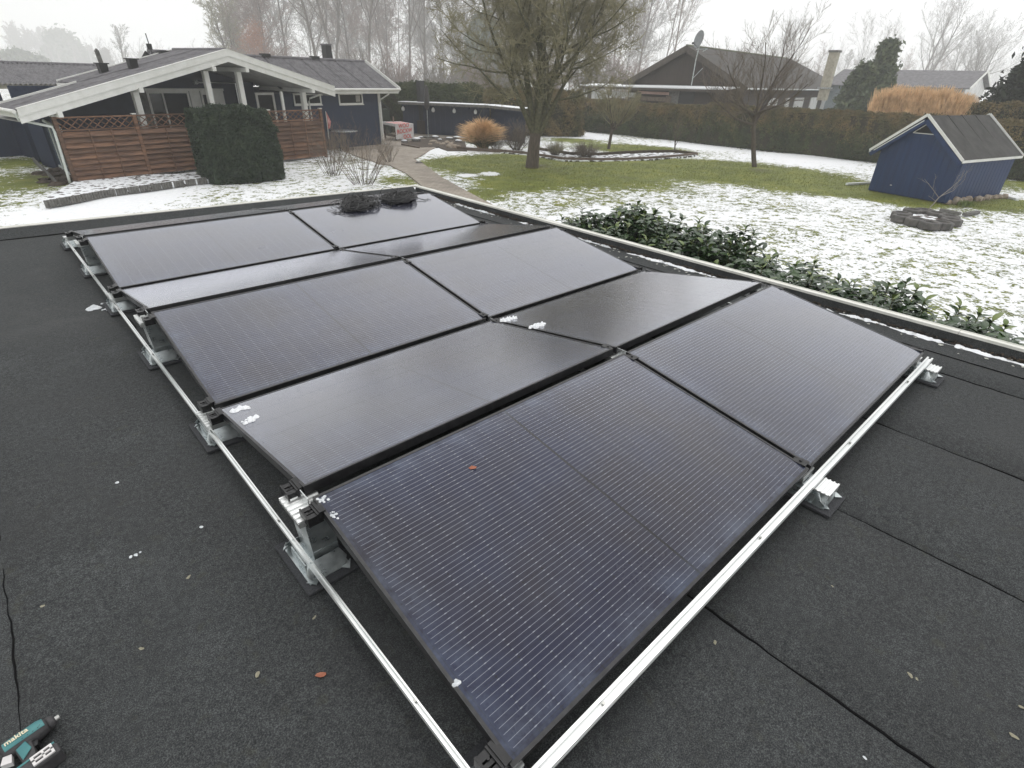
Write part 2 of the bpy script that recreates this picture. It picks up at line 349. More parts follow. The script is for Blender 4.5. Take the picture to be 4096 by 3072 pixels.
SOIL = [(disp(960, 312), 1.5, .8), (disp(1000, 300), 1.8, .8), (disp(760, 345), 1.7, .7), (disp(690, 350), 1.6, .7), (disp(1165, 357), 1., .8), (disp(105, 375), .9, 1.), (disp(1640, 367), .8, .6), (disp(1110, 312), 2., .9), (disp(1260, 322), 1.6, .5), (disp(2100, 432), 1.2, .5)]
def fields(x, y):
    s = np.full(x.shape, .538)
    s -= .05*np.clip((3-x)/6, 0, 1)
    for (p, r, a) in GREEN:
        g = at(*p); s -= a*.85*smooth(np.hypot(x-g[0], y-g[1]), r*1.3)
    s = np.maximum(s, .365)
    for (p, r, a) in WHITE:
        g = at(*p); s += a*smooth(np.hypot(x-g[0], y-g[1]), r)
    q = np.zeros(x.shape)
    for (p, r, a) in SOIL:
        g = at(*p); q = np.maximum(q, a*smooth(np.hypot(x-g[0], y-g[1]), r))
    q = np.maximum(q, smooth(np.abs(x-38.), 1.4)*.9*(y < 34))
    s -= q*.06
    return s, q
ax = np.concatenate([[-1000, -300, -100, -40, -25], np.arange(-14, 46, .4), [50, 60, 80, 200, 500, 1400]])
ay = np.concatenate([[-1000, -300, -100, -40, -25], np.arange(-12, 44, .4), [50, 60, 80, 200, 500, 1400]])
gx, gy = np.meshgrid(ax, ay)
sf, qf = fields(gx.ravel(), gy.ravel())
gz = .02*np.sin(gx*.7)*np.cos(gy*.5)+.015*np.sin(gx*1.9+gy*1.3)
gz = np.where((gx > -14) & (gx < 46) & (gy > -12) & (gy < 44), gz, 0)-.02
nx, ny = len(ax), len(ay)
I = (np.arange(ny-1)[:, None]*nx+np.arange(nx-1)[None]).ravel()
tag(np_mesh('ground', np.stack([gx.ravel(), gy.ravel(), gz.ravel()], 1), np.stack([I, I+1, I+nx+1, I+nx], 1), M['ground'], smooth=True, attr={'snow': sf, 'soil': qf}), kind='structure')
rng = np.random.default_rng(5)
# garden path and paved yard
PL = [disp(905, 395), disp(876, 373), disp(843, 356), disp(815, 352)]
PR = [disp(1085, 455), disp(1061, 440), disp(1000, 408), disp(955, 383), disp(917, 355), disp(893, 343), disp(912, 335), disp(945, 318)]
PL0 = [disp(1040, 500), disp(990, 470)]
pg = [at(*p, .035) for p in PL0+PL]
pr = [at(*p, .035) for p in PR]
mb = MB(); mb.prism([tuple(p) for p in pg+[at(*disp(800, 345), .035), at(*disp(828, 325), .035)]+pr[::-1][1:]], (0, 0, -.12))
tag(mb.build('path', M['paving']), kind='structure')
yard = [at(*p, .025) for p in [disp(742, 326), disp(800, 347), disp(893, 344), disp(940, 318), disp(985, 305), (1840, 545), (1700, 520), (1500, 520), (1300, 520)]]
tag(MB().prism([tuple(p) for p in yard], (0, 0, -.1)).build('paved_yard', M['paving']), kind='structure')

# grass blades, real tufts in the green ground
def blades(name, pts, h, w, m, parent=None, lean=.5, n=1, seed=0, tip=.15):
    r = np.random.default_rng(seed); N = len(pts)
    az = r.uniform(0, 2*np.pi, N); hh = h*r.uniform(.5, 1.1, N); le = lean*r.uniform(.1, 1, N)*hh
    la = r.uniform(0, 2*np.pi, N); side = np.stack([np.cos(az), np.sin(az), 0*az], 1)*(w*r.uniform(.7, 1.2, N))[:, None]/2
    mid = pts+np.stack([np.cos(la)*le*.35, np.sin(la)*le*.35, hh*.6], 1); tp = pts+np.stack([np.cos(la)*le, np.sin(la)*le, hh*.95], 1)
    V = np.stack([pts-side, pts+side, mid+side*.7, mid-side*.7, tp+side*tip, tp-side*tip], 1).reshape(-1, 3)
    b = np.arange(N)*6; Q = np.concatenate([np.stack([b, b+1, b+2, b+3], 1), np.stack([b+3, b+2, b+4, b+5], 1)])
    return np_mesh(name, V, Q, m, parent)
cand = np.stack([rng.uniform(7, 33, 120000), rng.uniform(-3, 24, 120000)], 1)
s_, q_ = fields(cand[:, 0], cand[:, 1])
keep = (s_ < .43+rng.uniform(0, .04, len(cand)))
c3 = cand[keep]; c3 = np.concatenate([c3, np.full((len(c3), 1), -.01)], 1)
tag(blades('grass', c3, .06, .012, M['grass'], lean=1.1, seed=2), 'short winter grass showing through the thawed lawn', 'grass', kind='stuff')

# ------------------------------------------------------------------ garage whose flat roof carries the array
Z0 = 2.3037; ZR = Z0-.15
def back_y(x): return 7.27-.058*(x+.5)
def right_x(y): return 4.295+.0145*(y+.42)
gar = thing('garage', 'garage with a flat black felt roof and white edge trim, under the solar panels', 'garage')
xe = [-3.6, -2.71, -1.79, -.87, -.03, .87, 1.78, 2.70, 3.66]
for i, x0 in enumerate(xe):
    x1 = xe[i+1]+.09 if i+1 < len(xe) else 4.5
    n = 280; r = np.random.default_rng(i+20); ys = np.linspace(-4.2, 7.25, n)
    jag = np.cumsum(r.normal(0, .0021, n)); jag -= np.linspace(0, jag[-1], n); jag += .0016*np.sin(ys*9+i)*np.sin(ys*23); jag += r.normal(0, .0012, n)
    V = []; Q = []
    for k, y in enumerate(ys):
        xl = x0+jag[k]; yy = min(y, back_y(xl)-.015)
        xr = min(x1, right_x(y)-.005) if i == len(xe)-1 else x1
        xs = [xl, xl+.006, xl+.3, xl+.6, xr]
        zs = [-.002, .0065, .004, .002, .0003]
        for xx, z in zip(xs, zs): V.append((xx, yy, ZR+z+.0012*math.sin(xx*5+y*3)))
    for k in range(n-1):
        for j in range(4): a = k*5+j; Q.append((a, a+1, a+6, a+5))
    o = np_mesh('felt_sheet', V, Q, M['felt'], gar, smooth=False)
    if 0 < i:
        mb = MB(); mb.tube([(x0+jag[k]-.003, min(y, back_y(x0)-.02), ZR-.0005) for k, y in enumerate(ys)], [max(.0014, (.0042 if i > 4 else .0022)+.0011*v_) for v_ in np.convolve(r.normal(0, 1, len(ys)+4), np.ones(5)/2.6, 'valid')], 6)
        mb.build('bitumen_seam', M['bitumen'], gar)
# cross strip and cants along the edges
cx = np.linspace(-3.6, 4.35, 40)
def strip(name, pts_in, pts_out, m, zi, zo):
    V = []; 
    for a, b in zip(pts_in, pts_out): V += [(a[0], a[1], zi), (b[0], b[1], zo)]
    return np_mesh(name, V, [(2*k, 2*k+2, 2*k+3, 2*k+1) for k in range(len(pts_in)-1)], m, gar, smooth=True)
strip('felt_upstand', [(x, back_y(x)-.17) for x in cx], [(x, back_y(x)-.012) for x in cx], M['felt'], ZR+.012, ZR+.088)
MB().tube([(x, back_y(x)-.17+.002*math.sin(x*9), ZR+.010) for x in cx], .0028, 5).build('bitumen_seam', M['bitumen'], gar)
cy = np.linspace(-4.2, 6.98, 60)
strip('felt_upstand', [(right_x(y)-.015, y) for y in cy], [(right_x(y)+.004, y) for y in cy], M['felt'], ZR+.003, ZR+.085)
strip('felt_border', [(right_x(y)-.30+.004*math.sin(y*7), y) for y in cy], [(right_x(y)-.015, y) for y in cy], M['felt'], ZR+.0085, ZR+.011)
MB().tube([(right_x(y)-.302+.004*math.sin(y*7)+.002*math.sin(y*31), y, ZR+.008) for y in cy], .003, 5).build('bitumen_seam', M['bitumen'], gar)
# white metal trims, in lengths
def trim(a, b):
    a = Vector(a); b = Vector(b); d = (b-a).normalized(); n = Vector((-d.y, d.x, 0))
    mb = MB()
    for p0, p1, h0, h1 in [(-.004, .052, -.002, .006), (.046, .052, -.16, -.0025), (-.004, .002, -.014, -.0025), (.044, .052, .0065, .010)]:
        c = [a+n*p0, b+n*p0, b+n*p1, a+n*p1]
        mb.hexa([v+Vector((0, 0, h0)) for v in c]+[v+Vector((0, 0, h1)) for v in c])
    return mb
zt = ZR+.09
px_ = [-3.6, -1.2, 1.3, 3.2, right_x(7)+.0]
for a, b in zip(px_[:-1], px_[1:]): trim((a+.0015, back_y(a), zt), (b-.0015, back_y(b), zt)).build('edge_trim', M['white_trim'], gar)
pyy = [back_y(right_x(7))+.05, 5.2, 3.45, 1.70, -.05, -1.8, -4.2]
for a, b in zip(pyy[:-1], pyy[1:]): trim((right_x(a), a-.0015, zt), (right_x(b), b+.0015, zt)).build('edge_trim', M['white_trim'], gar)
MB().box(-3.55, 4.25, -4.1, 6.95, -.1, ZR-.01).build('wall', M['navy'], gar)

# ------------------------------------------------------------------ solar array
PLn, PW, TH = 1.755, 1.038, .1691
TILT = math.asin(TH/PW); CS = math.cos(TILT)*PW; GR, GV, GX = .0714, .0496, .022
def panel_frame():
    mb = MB(); t = .011
    for x0, x1, y0, y1 in [(0, PLn, 0, t), (0, PLn, PW-t, PW), (0, t, t, PW-t), (PLn-t, PLn, t, PW-t)]:
        mb.box(x0, x1, y0, y1, -.035, 0)
    return mb
frame_me = panel_frame().mesh('frame', M['frame'])
back_me = MB().box(.011, PLn-.011, .011, PW-.011, -.008, -.0022).mesh('backsheet', M['backsheet'])
def uv_plane(name, x0, x1, y0, y1, z, m):
    me = bpy.data.meshes.new(name); me.from_pydata([(x0, y0, z), (x1, y0, z), (x1, y1, z), (x0, y1, z)], [], [(0, 1, 2, 3)])
    uv = me.uv_layers.new(name='UVMap')
    for li, c in enumerate([(x0, y0), (x1, y0), (x1, y1), (x0, y1)]): uv.data[li].uv = c
    me.materials.append(m); return me
glass_me = uv_plane('glass', .011, PLn-.011, .011, PW-.011, -.0016, M['glass_flat'])
under_me = uv_plane('glass', .011, PLn-.011, .011, PW-.011, -.0016, M['glass_flat'])
CW, CH = .0855, .1658
def cell_me(i, j):
    x0 = .0225+CW*i; y0 = .0215+CH*j; g = .0005; ch = .003
    xa, xb = x0+(g if i != 10 else .005), x0+CW-(g if i != 9 else .005)
    pts = [(xa+ch, y0+g), (xb-ch, y0+g), (xb, y0+g+ch), (xb, y0+CH-g-ch), (xb-ch, y0+CH-g), (xa+ch, y0+CH-g), (xa, y0+CH-g-ch), (xa, y0+g+ch)]
    me = bpy.data.meshes.new('solar_cell'); me.from_pydata([(p[0], p[1], -.0014) for p in pts]+[(p[0], p[1], -.0017) for p in pts], [], [tuple(range(8))]+[(k, k+8, (k+1) % 8+8, (k+1) % 8) for k in range(8)])
    uv = me.uv_layers.new(name='UVMap')
    for lp in me.loops: uv.data[lp.index].uv = pts[lp.vertex_index % 8]
    me.materials.append(M['glass_cell']); return me
cells = [cell_me(i, j) for i in range(20) for j in range(6)]
edge_me = bpy.data.meshes.new('cell_border')
lows = [0, 2*CS+GR, 2*CS+GR+GV, 4*CS+2*GR+GV, 4*CS+2*GR+2*GV, 6*CS+3*GR+2*GV]
ordn = ['front row', 'second row', 'third row', 'fourth row', 'fifth row', 'farthest row']
det = {(0, 0): 'largest black solar panel, nearest the camera with a small dead leaf on it', (0, 1): 'black solar panel at the right end of the front row, bluish smear on its glass',
       (1, 0): 'solar panel with two snow lumps at its left corner, sloping away behind the nearest panel', (1, 1): 'solar panel with a dark tree reflection and two snow lumps on its left corner',
       (2, 0): 'bluish solar panel in the third row from the camera, left half', (2, 1): 'solar panel in the third row from the camera, right half beside the gutter edge',
       (3, 0): 'thin grey reflecting strip of solar panel, fourth row, left half', (3, 1): 'thin reflecting strip of solar panel, fourth row, right half with dark cable reflections',
       (4, 0): 'bluish grey solar panel in the fifth row, left half', (4, 1): 'grey solar panel in the fifth row under the two black cable coils',
       (5, 0): 'barely visible sliver of solar panel at the far left edge of the array', (5, 1): 'barely visible sliver of solar panel behind the cable coils'}
for r in range(6):
    for c in range(2):
        o = thing('solar_panel', det[(r, c)], 'solar panel', group='solar panels on the flat roof')
        x0 = c*(PLn+GX)
        if r % 2 == 0: o.matrix_world = Matrix.Translation((x0, lows[r], Z0)) @ Matrix.Rotation(TILT, 4, 'X')
        else: o.matrix_world = Matrix.Translation((x0+PLn, lows[r], Z0)) @ Matrix.Rotation(math.pi, 4, 'Z') @ Matrix.Rotation(TILT, 4, 'X')
        link(bpy.data.objects.new('frame', frame_me), o); link(bpy.data.objects.new('backsheet', back_me), o)
        if r < 3:
            link(bpy.data.objects.new('glass', under_me), o)
            for cm in cells: link(bpy.data.objects.new('solar_cell', cm), o)
        else: link(bpy.data.objects.new('glass', glass_me), o)
# mounting feet
def clamp_mb(h, mid=False):
    mb = MB()
    if mid:
        mb.box(-.024, .024, -.030, .030, h+.0015, h+.006); mb.tube([(0, 0, h+.006), (0, 0, h+.011)], .006, 8); return mb
    mb.box(-.052, -.020, -.032, -.012, h-.03, h-.004); mb.box(-.052, -.020, .012, .032, h-.03, h-.004); mb.box(-.052, -.020, -.006, .006, h-.03, h-.005)
    mb.box(-.056, -.050, -.034, .034, h-.032, h-.001); mb.box(-.022, -.003, -.034, .034, h-.032, h+.001); mb.box(-.056, -.003, -.034, .034, h-.038, h-.031)
    mb.box(-.014, .009, -.034, .034, h+.002, h+.0055)
    mb.tube([(-.032, .009, h-.03), (-.032, .009, h+.001)], .0045, 8)
    return mb
def foot(x, y, kind, side, label):          # kind: 'ridge', 'valley', 'end'; side: -1 left, 0 middle, 1 right
    t = thing('roof_mount', label, 'mount', (x, y, ZR), group='aluminium feet of the solar array')
    mb = MB(); mb.box(-.10, .09, -.15, .15, .0075, .018); mb.build('rubber_pad', M['rubber'], t)
    mb = MB(); mb.box(-.078, .075, -.115, .115, .019, .023)
    for s in (-1, 1):                        # shield shaped flanges and corner tabs
        mb.prism([(-.062, s*.115, .023), (.055, s*.115, .023), (.075, s*.098, .05), (.060, s*.075, .078), (-.062, s*.075, .078), (-.078, s*.098, .05)], (0, -s*.003, 0))
        mb.prism([(-.085, s*.10, .0235), (-.062, s*.132, .0235), (-.045, s*.115, .0235)], (0, 0, .003))
        mb.prism([(.085, s*.10, .0235), (.062, s*.140, .0235), (.04, s*.118, .0235)], (0, 0, .003))
    mb.box(-.066, .060, -.062, .062, .023, .062)
    mb.build('base_plate', M['galv'], t)
    top = .284 if kind == 'ridge' else .115
    if kind == 'ridge':
        mb = MB(); mb.hexa([(-.040, -.062, .062), (.052, -.062, .062), (.052, .062, .062), (-.040, .062, .062), (-.052, -.070, .272), (.045, -.070, .272), (.045, .070, .272), (-.052, .070, .272)])
        mb.beam((-.045, -.0645, .255), (.045, -.0715, .255), .006, .008); mb.beam((-.040, -.0625, .10), (.05, -.0655, .10), .006, .008)
        mb.build('upright', M['galv'], t)
    else:
        q_ = .078 if kind == 'end' else .102
        mb = MB(); mb.hexa([(-.050, -.058, .062), (.052, -.058, .062), (.052, .058, .062), (-.050, .058, .062), (-.054, -.07, q_), (.052, -.07, q_), (.052, .07, q_), (-.054, .07, q_)])
        mb.build('upright', M['galv'], t)
    mb = MB(); y0, y1 = (-.082, .082)
    if kind == 'end': y0, y1 = (-.115, .06) if y < 1 else (-.06, .115)
    if kind == 'end':
        ya_, yb_ = (y0, -.018) if y < 1 else (.018, y1); tt = .084
        mb.box(-.060, .056, ya_, yb_, tt-.005, tt)
        for k in np.linspace(ya_+.004, yb_-.004, 6): mb.box(-.062, .056, k-.0035, k+.0035, tt, tt+.0045)
        mb.box(-.060, .056, ya_, ya_+.003, tt-.024, tt-.0055)
        y0, y1 = (.0, .06) if y < 1 else (-.06, .0)
    mb.box(-.060, .056, y0, y1, top-.012, top-.008)
    for k in np.linspace(y0+.004, y1-.004, 7): mb.box(-.062, .056, k-.0035, k+.0035, top-.008, top-.0035)
    mb.box(-.062, -.058, y0, y1, top-.028, top-.0125); mb.box(-.060, .054, y0, y0+.003, top-.030, top-.0125); mb.box(-.060, .054, y1-.003, y1, top-.030, top-.0125)
    mb.build('top_plate', M['alu_bright'], t)
    # clamps on both rows at this boundary
    h = Z0-ZR+(TH if kind == 'ridge' else 0)
    g2 = (GR if kind == 'ridge' else GV)/2
    ys = [-g2-.045, g2+.045] if kind != 'end' else ([.045] if y < 1 else [-.045])
    dx = {-1: -x, 0: 0, 1: 0}[side]
    for yy in ys:
        hz = h-abs(yy)*math.sin(TILT)*(1 if kind == 'ridge' else -.6)
        mb = clamp_mb(hz, side == 0)
        if side == 1: mb.v = [(-v[0], v[1], v[2]) for v in mb.v]; mb.f = [f[::-1] for f in mb.f]
        ox = {-1: -x, 0: PLn+GX/2-x, 1: 2*PLn+GX-x}[side]
        mb.v = [(v[0]+ox, v[1]+yy, v[2]) for v in mb.v]
        mb.build('clamp', M['blackp'], t)
    if kind != 'end':
        MB().box(-.0015, .0015, -g2+.004, g2-.004, top-.008, h-.003).build('spacer', M['alu'], t)
        t.children[-1].location.x = {-1: .012, 0: 0, 1: -.012}[side]
    return t
ybs = [0., CS+GR/2, 2*CS+GR+GV/2, 3*CS+1.5*GR+GV, 4*CS+2*GR+1.5*GV, 5*CS+2.5*GR+2*GV, 6*CS+3*GR+2*GV]
nmb = ['front array edge', 'nearest ridge', 'valley nearest the camera', 'second ridge from the camera', 'second valley from the camera', 'farthest ridge', 'far array edge']
xs = [(-.015, -1, 'left'), (PLn+GX/2+.02, 0, 'middle'), (2*PLn+GX-.03, 1, 'right')]
for x, sd_, sn in xs:
    for k, y in enumerate(ybs):
        kd = 'end' if k in (0, 6) else ('ridge' if k % 2 else 'valley')
        foot(x, y, kd, sd_, f"{'tall' if kd == 'ridge' else 'low'} aluminium mount, {sn} line, at the {nmb[k]}")
def rail(name, label, p, q, w, h, group):
    t = thing(name, label, 'rail', p, group=group); v = Vector(q)-Vector(p); d = v.normalized(); s = Vector((-d.y, d.x, 0))
    mb = MB(); o = Vector((0, 0, 0))
    mb.beam(o, v, w, h*.35)
    for k in (-1, 1): mb.beam(o+s*k*(w/2-w*.16)+Vector((0, 0, h*.45)), v+s*k*(w/2-w*.16)+Vector((0, 0, h*.45)), w*.28, h*.55)
    mb.build('profile', M['alu_bright'], t)
    mb = MB()
    n = max(2, int(v.length/.9))
    for k in range(n): c = v*((k+.5)/n)+Vector((0, 0, h*.2)); mb.tube([c, c+Vector((0, 0, .008))], .005, 8)
    mb.build('screw', M['steel'], t)
    return t
rail('mounting_rail', 'thin aluminium rail running along the left side of the panels', (-.066, -.14, ZR+.072), (-.066, 6.42, ZR+.072), .018, .018, 'rails of the solar array')
rail('mounting_rail', 'wide pale aluminium rail along the front edge of the panels', (-.16, -.034, ZR+.094), (3.60, -.034, ZR+.094), .034, .022, 'rails of the solar array')
rail('mounting_rail', 'aluminium rail under the seam between the two panel columns', (1.80, .04, ZR+.07), (1.80, 6.4, ZR+.07), .018, .018, 'rails of the solar array')
rail('mounting_rail', 'aluminium rail under the gutter side of the panels', (3.56, .04, ZR+.07), (3.56, 6.4, ZR+.07), .018, .018, 'rails of the solar array')
# black wind deflector lying deep below the front panel edge is the frame's own shade; nothing to add

def on_panel(px, py, row):
    # intersect the view ray with the plane of a panel row
    n = np.array([0, -math.sin(TILT), math.cos(TILT)]) if row % 2 == 0 else np.array([0, math.sin(TILT), math.cos(TILT)])
    p0 = np.array([0, lows[row], Z0]); d = ray(px, py); return CAM+d*((n@(p0-CAM))/(n@d))
# cable coils on the far right panel
def coil(name, c, rx, ry, rot, hump, n, label, seed):
    r = random.Random(seed); mb = MB(); t = thing(name, label, 'cable coil', c, group='black cable coils on the fifth row')
    for k in range(n):
        a = rx*r.uniform(.45, 1.15); b = ry*r.uniform(.25, 1.15); z0 = r.uniform(.012, hump); tw = rot+r.uniform(-.4, .4); ox, oy = r.uniform(-.045, .045), r.uniform(-.035, .035); ph = r.uniform(0, 6)
        pts = []
        for i in range(29):
            t_ = 2*math.pi*i/28
            x = a*math.cos(t_); y = b*math.sin(t_)+.035*math.sin(2*t_+ph)
            z = z0*(.75+.35*math.cos(t_+ph)*.6)+(.02*(1-abs(math.cos(t_))))
            pts.append((ox+x*math.cos(tw)-y*math.sin(tw), oy+x*math.sin(tw)+y*math.cos(tw), max(.006, z)))
        mb.tube(pts, .0033, 5)
    mb.build('cable_bundle', M['cable'], t)
    mb = MB()
    for k in range(9):
        p = Vector((r.uniform(-.14, .14), r.uniform(-.05, .09), .03)); pts = []; a0 = r.uniform(0, 3); R_ = r.uniform(.05, .12)
        for i in range(15):
            t_ = i/14*math.pi*1.5; pts.append(p+Vector((R_*math.cos(t_)*math.cos(a0)-.02*i/14, R_*math.cos(t_)*math.sin(a0), R_*math.sin(t_)*.95-.01)))
        mb.tube([Vector((q.x, q.y, max(.004, q.z))) for q in pts], .0028, 5)
    for k in range(4):
        x0 = r.choice([-1, 1]); pts = [Vector((x0*rx*.8, -.05, .02)), Vector((x0*rx*1.2, -.10-.03*k, .006)), Vector((x0*rx*1.6, -.12+.04*k, .006))]; mb.tube(pts, .0028, 5)
    mb.build('loose_cable', M['cable'], t)
    return t
for (px, py), rot, lab, sd_, rx in [((1437, 800), .35, 'larger tangled coil of black cable, the left one of the two', 3, .20), ((1598, 775), .25, 'smaller coil of black cable near the roof corner', 8, .18)]:
    q = on_panel(px, py+22, 4); t = coil('cable_coil', (q[0], q[1], q[2]+.002), rx, .105, rot, .05, 52, lab, sd_); t.rotation_euler = (TILT, 0, 0); t.scale = (1.2, 1.2, .95)

# snow, slush, leaves
def lumps(name, label, cat, c, n, r, spread, flat, m, seed, tilt=0, group=None):
    rr = np.random.default_rng(seed); ex, ey = spread[0]+r*1.3, spread[1]+r*1.3; st_ = max(.0012, r*.13); gx_, gy_ = np.meshgrid(np.arange(-ex, ex, st_), np.arange(-ey, ey, st_))
    h = np.zeros(gx_.shape)
    for k in range(n):
        q = r*rr.uniform(.45, 1.15); x, y = rr.uniform(-1, 1)*spread[0], rr.uniform(-1, 1)*spread[1]; d2 = ((gx_-x)**2+(gy_-y)**2)/q**2; h = np.maximum(h, q*flat*1.5*np.sqrt(np.clip(1-d2, 0, 1)))
    P_ = np.stack([gx_.ravel(), gy_.ravel(), 0*gx_.ravel()], 1)
    wv = sum(np.sin(P_@rr.normal(size=3)*(f/r)+rr.uniform(0, 6))*a_ for f, a_ in ((1.6, .30), (2.6, .26), (4.5, .22), (8, .14), (12, .10)) for _ in range(2)).reshape(h.shape)
    h = h*(1+.45*wv)-r*flat*.38+rr.normal(0, r*.035, h.shape); on = h > 0; V = np.stack([gx_, gy_, np.maximum(h, -.001)+.0006], -1).reshape(-1, 3)
    ny_, nx_ = h.shape; I_ = (np.arange(ny_-1)[:, None]*nx_+np.arange(nx_-1)[None]).ravel(); Q = np.stack([I_, I_+1, I_+nx_+1, I_+nx_], 1); Q = Q[on.ravel()[Q].any(1)]
    used = np.unique(Q); mp_ = -np.ones(len(V), int); mp_[used] = np.arange(len(used)); tmp = np_mesh(name, V[used], mp_[Q], m, smooth=True); me = tmp.data; bpy.data.objects.remove(tmp)
    o = link(bpy.data.objects.new(name, me)); o.location = c; o.rotation_euler = (tilt, 0, 0)
    return tag(o, label, cat, group)
G = 'lumps of snow on the panels'
lumps('snow_lump', 'snow lump in the left corner of the second row, touching the panel edge', 'snow', on_panel(958, 1640, 1), 20, .0125, (.040, .026), .8, M['snow'], 1, -TILT, G)
lumps('snow_lump', 'ragged snow lump nearer the camera in the left corner of the second row', 'snow', on_panel(1002, 1680, 1), 20, .0115, (.036, .028), .8, M['snow'], 2, -TILT, G)
lumps('snow_lump', 'snow lump at the middle seam beside the clamp', 'snow', on_panel(2035, 1278, 1), 26, .0135, (.058, .026), .9, M['snow'], 3, -TILT, G)
lumps('snow_lump', 'long snow lump on the middle seam nearer the dark reflection', 'snow', on_panel(2150, 1305, 1), 28, .0125, (.066, .026), .9, M['snow'], 4, -TILT, G)
for k, (x, y, sp, rr_) in enumerate([(1293, 1998, (.018, .014), .006), (1338, 2062, (.008, .018), .005), (1825, 2732, (.008, .006), .005)]):
    lumps('ice_crust', ['crusty ice at the clamp in the left corner of the nearest panel', 'crusty ice on the left frame of the nearest panel below the clamp', 'tiny ice crust low on the left frame of the nearest panel'][k], 'ice', on_panel(x, y, 0), 9, rr_, sp, .5, M['ice'], 30+k, TILT, 'ice crusts on the nearest panel frame')
for k, (x, y, rr_, sp, lab) in enumerate([(375, 1235, .030, (.03, .02), 'large slush lump on the roof left of the feet'), (420, 1213, .010, (.03, .006), 'thin slush bar on the roof nearest the second valley foot'), (418, 1238, .010, (.014, .006), 'small slush bit between the large lump and the rail'), (436, 1240, .009, (.008, .004), 'smallest slush bit beside the rail'),
                                         (545, 2220, .006, (.022, .006), 'wet white smear of slush lying alone on the dark roof'), (467, 1930, .006, (.003, .003), 'single pale ice pellet on the dark roof'), (807, 2107, .005, (.003, .002), 'small ice pellet right of the white smear')]):
    lumps('slush', lab, 'slush', at(x, y, ZR+.004), 6, rr_, sp, .35, M['ice'], 50+k, 0, 'slush bits on the roof')
def dead_leaf(label, c, size, m, seed, tilt=0, group=None):
    r = random.Random(seed); n = 9; P = []
    for k in range(n):
        a = 2*math.pi*k/n; q = size*(.7+.45*abs(math.cos(a)))*r.uniform(.7, 1.15); P.append((q*math.cos(a), q*.7*math.sin(a), r.uniform(.0005, size*.25)))
    mb = MB(); mb.add([(0, 0, size*.12)]+P, [(0, 1+k, 1+(k+1) % n) for k in range(n)]); mb.add([(0, 0, size*.12-.0008)]+[(p[0], p[1], p[2]-.0008) for p in P], [(0, 1+(k+1) % n, 1+k) for k in range(n)])
    o = mb.build('dead_leaf', m, None, loc=c); o.rotation_euler = (tilt, 0, r.uniform(0, 6)); return tag(o, label, 'leaf', group)
GL = 'dead leaves on the roof and panels'
dead_leaf('orange brown dead leaf lying on the nearest solar panel', on_panel(1892, 1872, 0)+np.array([0, 0, .001]), .015, M['leafbrown'], 1, TILT, GL)
dead_leaf('orange brown dead leaf on the felt left of the front panel', at(1285, 2700, ZR+.006), .014, M['leafbrown'], 2, 0, GL)
for k, (x, y, s_, lab) in enumerate([(1030, 2698, .010, 'yellowish crumpled leaf on the felt, close to the orange one'), (755, 2308, .009, 'small brownish leaf on the felt between the smear and the tall foot'), (1258, 2470, .008, 'small yellow leaf by the rail on the dark felt'), (3640, 2700, .010, 'pale leaf scrap on the felt at the lower right'), (3667, 2716, .006, 'tiny pale scrap beside the larger leaf scrap at lower right'),
                                      (4055, 2945, .010, 'pale yellow leaf near the lower right corner of the roof'), (4085, 2828, .008, 'pale yellow leaf at the right edge of the picture'), (2860, 2570, .008, 'greenish flat leaf below the front rail'), (3460, 3032, .006, 'bright white chip on the felt by the long seam'), (3330, 2345, .005, 'faint scrap near the middle seam on the right'), (565, 2595, .008, 'faint yellow lichen flake on the felt at left'), (170, 2425, .008, 'dull leaf scrap beside the left seam')]):
    dead_leaf(lab, at(x, y, ZR+.006), s_, M['leafpale'] if k != 8 else M['ice'], 10+k, 0, GL)
# slush and leaf litter along the right parapet
r = random.Random(4)
segs = [(5.9, 5.0, 'top'), (4.55, 3.75, 'by the fourth row'), (3.70, 3.05, 'by the third row'), (2.85, 1.75, 'by the second row'), (1.7, .75, 'by the front row'), (.72, -.75, 'nearest the right picture edge')]
for k, (a, b, w_) in enumerate(segs):
    rr = np.random.default_rng(70+k); ys_ = np.arange(b, a, .006); n = len(ys_); e_ = np.clip(np.minimum(ys_-b, a-ys_)/.10, 0, 1)
    def fz(sc, am): return am*np.interp(np.arange(n), np.arange(0, n+sc, sc), rr.uniform(-1, 1, len(np.arange(0, n+sc, sc))))
    cen = .062+fz(22, .014)+fz(6, .006); wd_ = (.021+fz(14, .014)+fz(5, .008)+fz(2, .004)); wd_ = np.where(fz(17, 1)+fz(6, .5) > .62, .001, np.clip(wd_, .003, .05))*e_+.0005
    V = []; Q = []; K = 6
    for q in range(K+1):
        f = q/K; x = right_x(ys_)-cen+(f-.5)*2*wd_; z = ZR+.0115+np.minimum(.013, wd_*.55)*np.sin(math.pi*f)**.6*(1+fz(3, .35))
        V.append(np.stack([x, ys_, np.where((q == 0) | (q == K), ZR+.0113, z)], 1))
    V = np.stack(V, 1).reshape(-1, 3); I_ = (np.arange(n-1)[:, None]*(K+1)+np.arange(K)[None]).ravel()
    o = np_mesh('melting_snow', V, np.stack([I_, I_+1, I_+K+2, I_+K+1], 1), M['snow' if k % 2 else 'ice'], smooth=True); tag(o, f'narrow strip of melting snow in the roof gutter {w_}', 'snow', 'melting snow along the roof edge')
P = []
for k in range(2200):
    y = r.uniform(-1.2, 6.9); x = right_x(y)-abs(r.gauss(.010, .030)); P.append((x, y))
mb = MB()
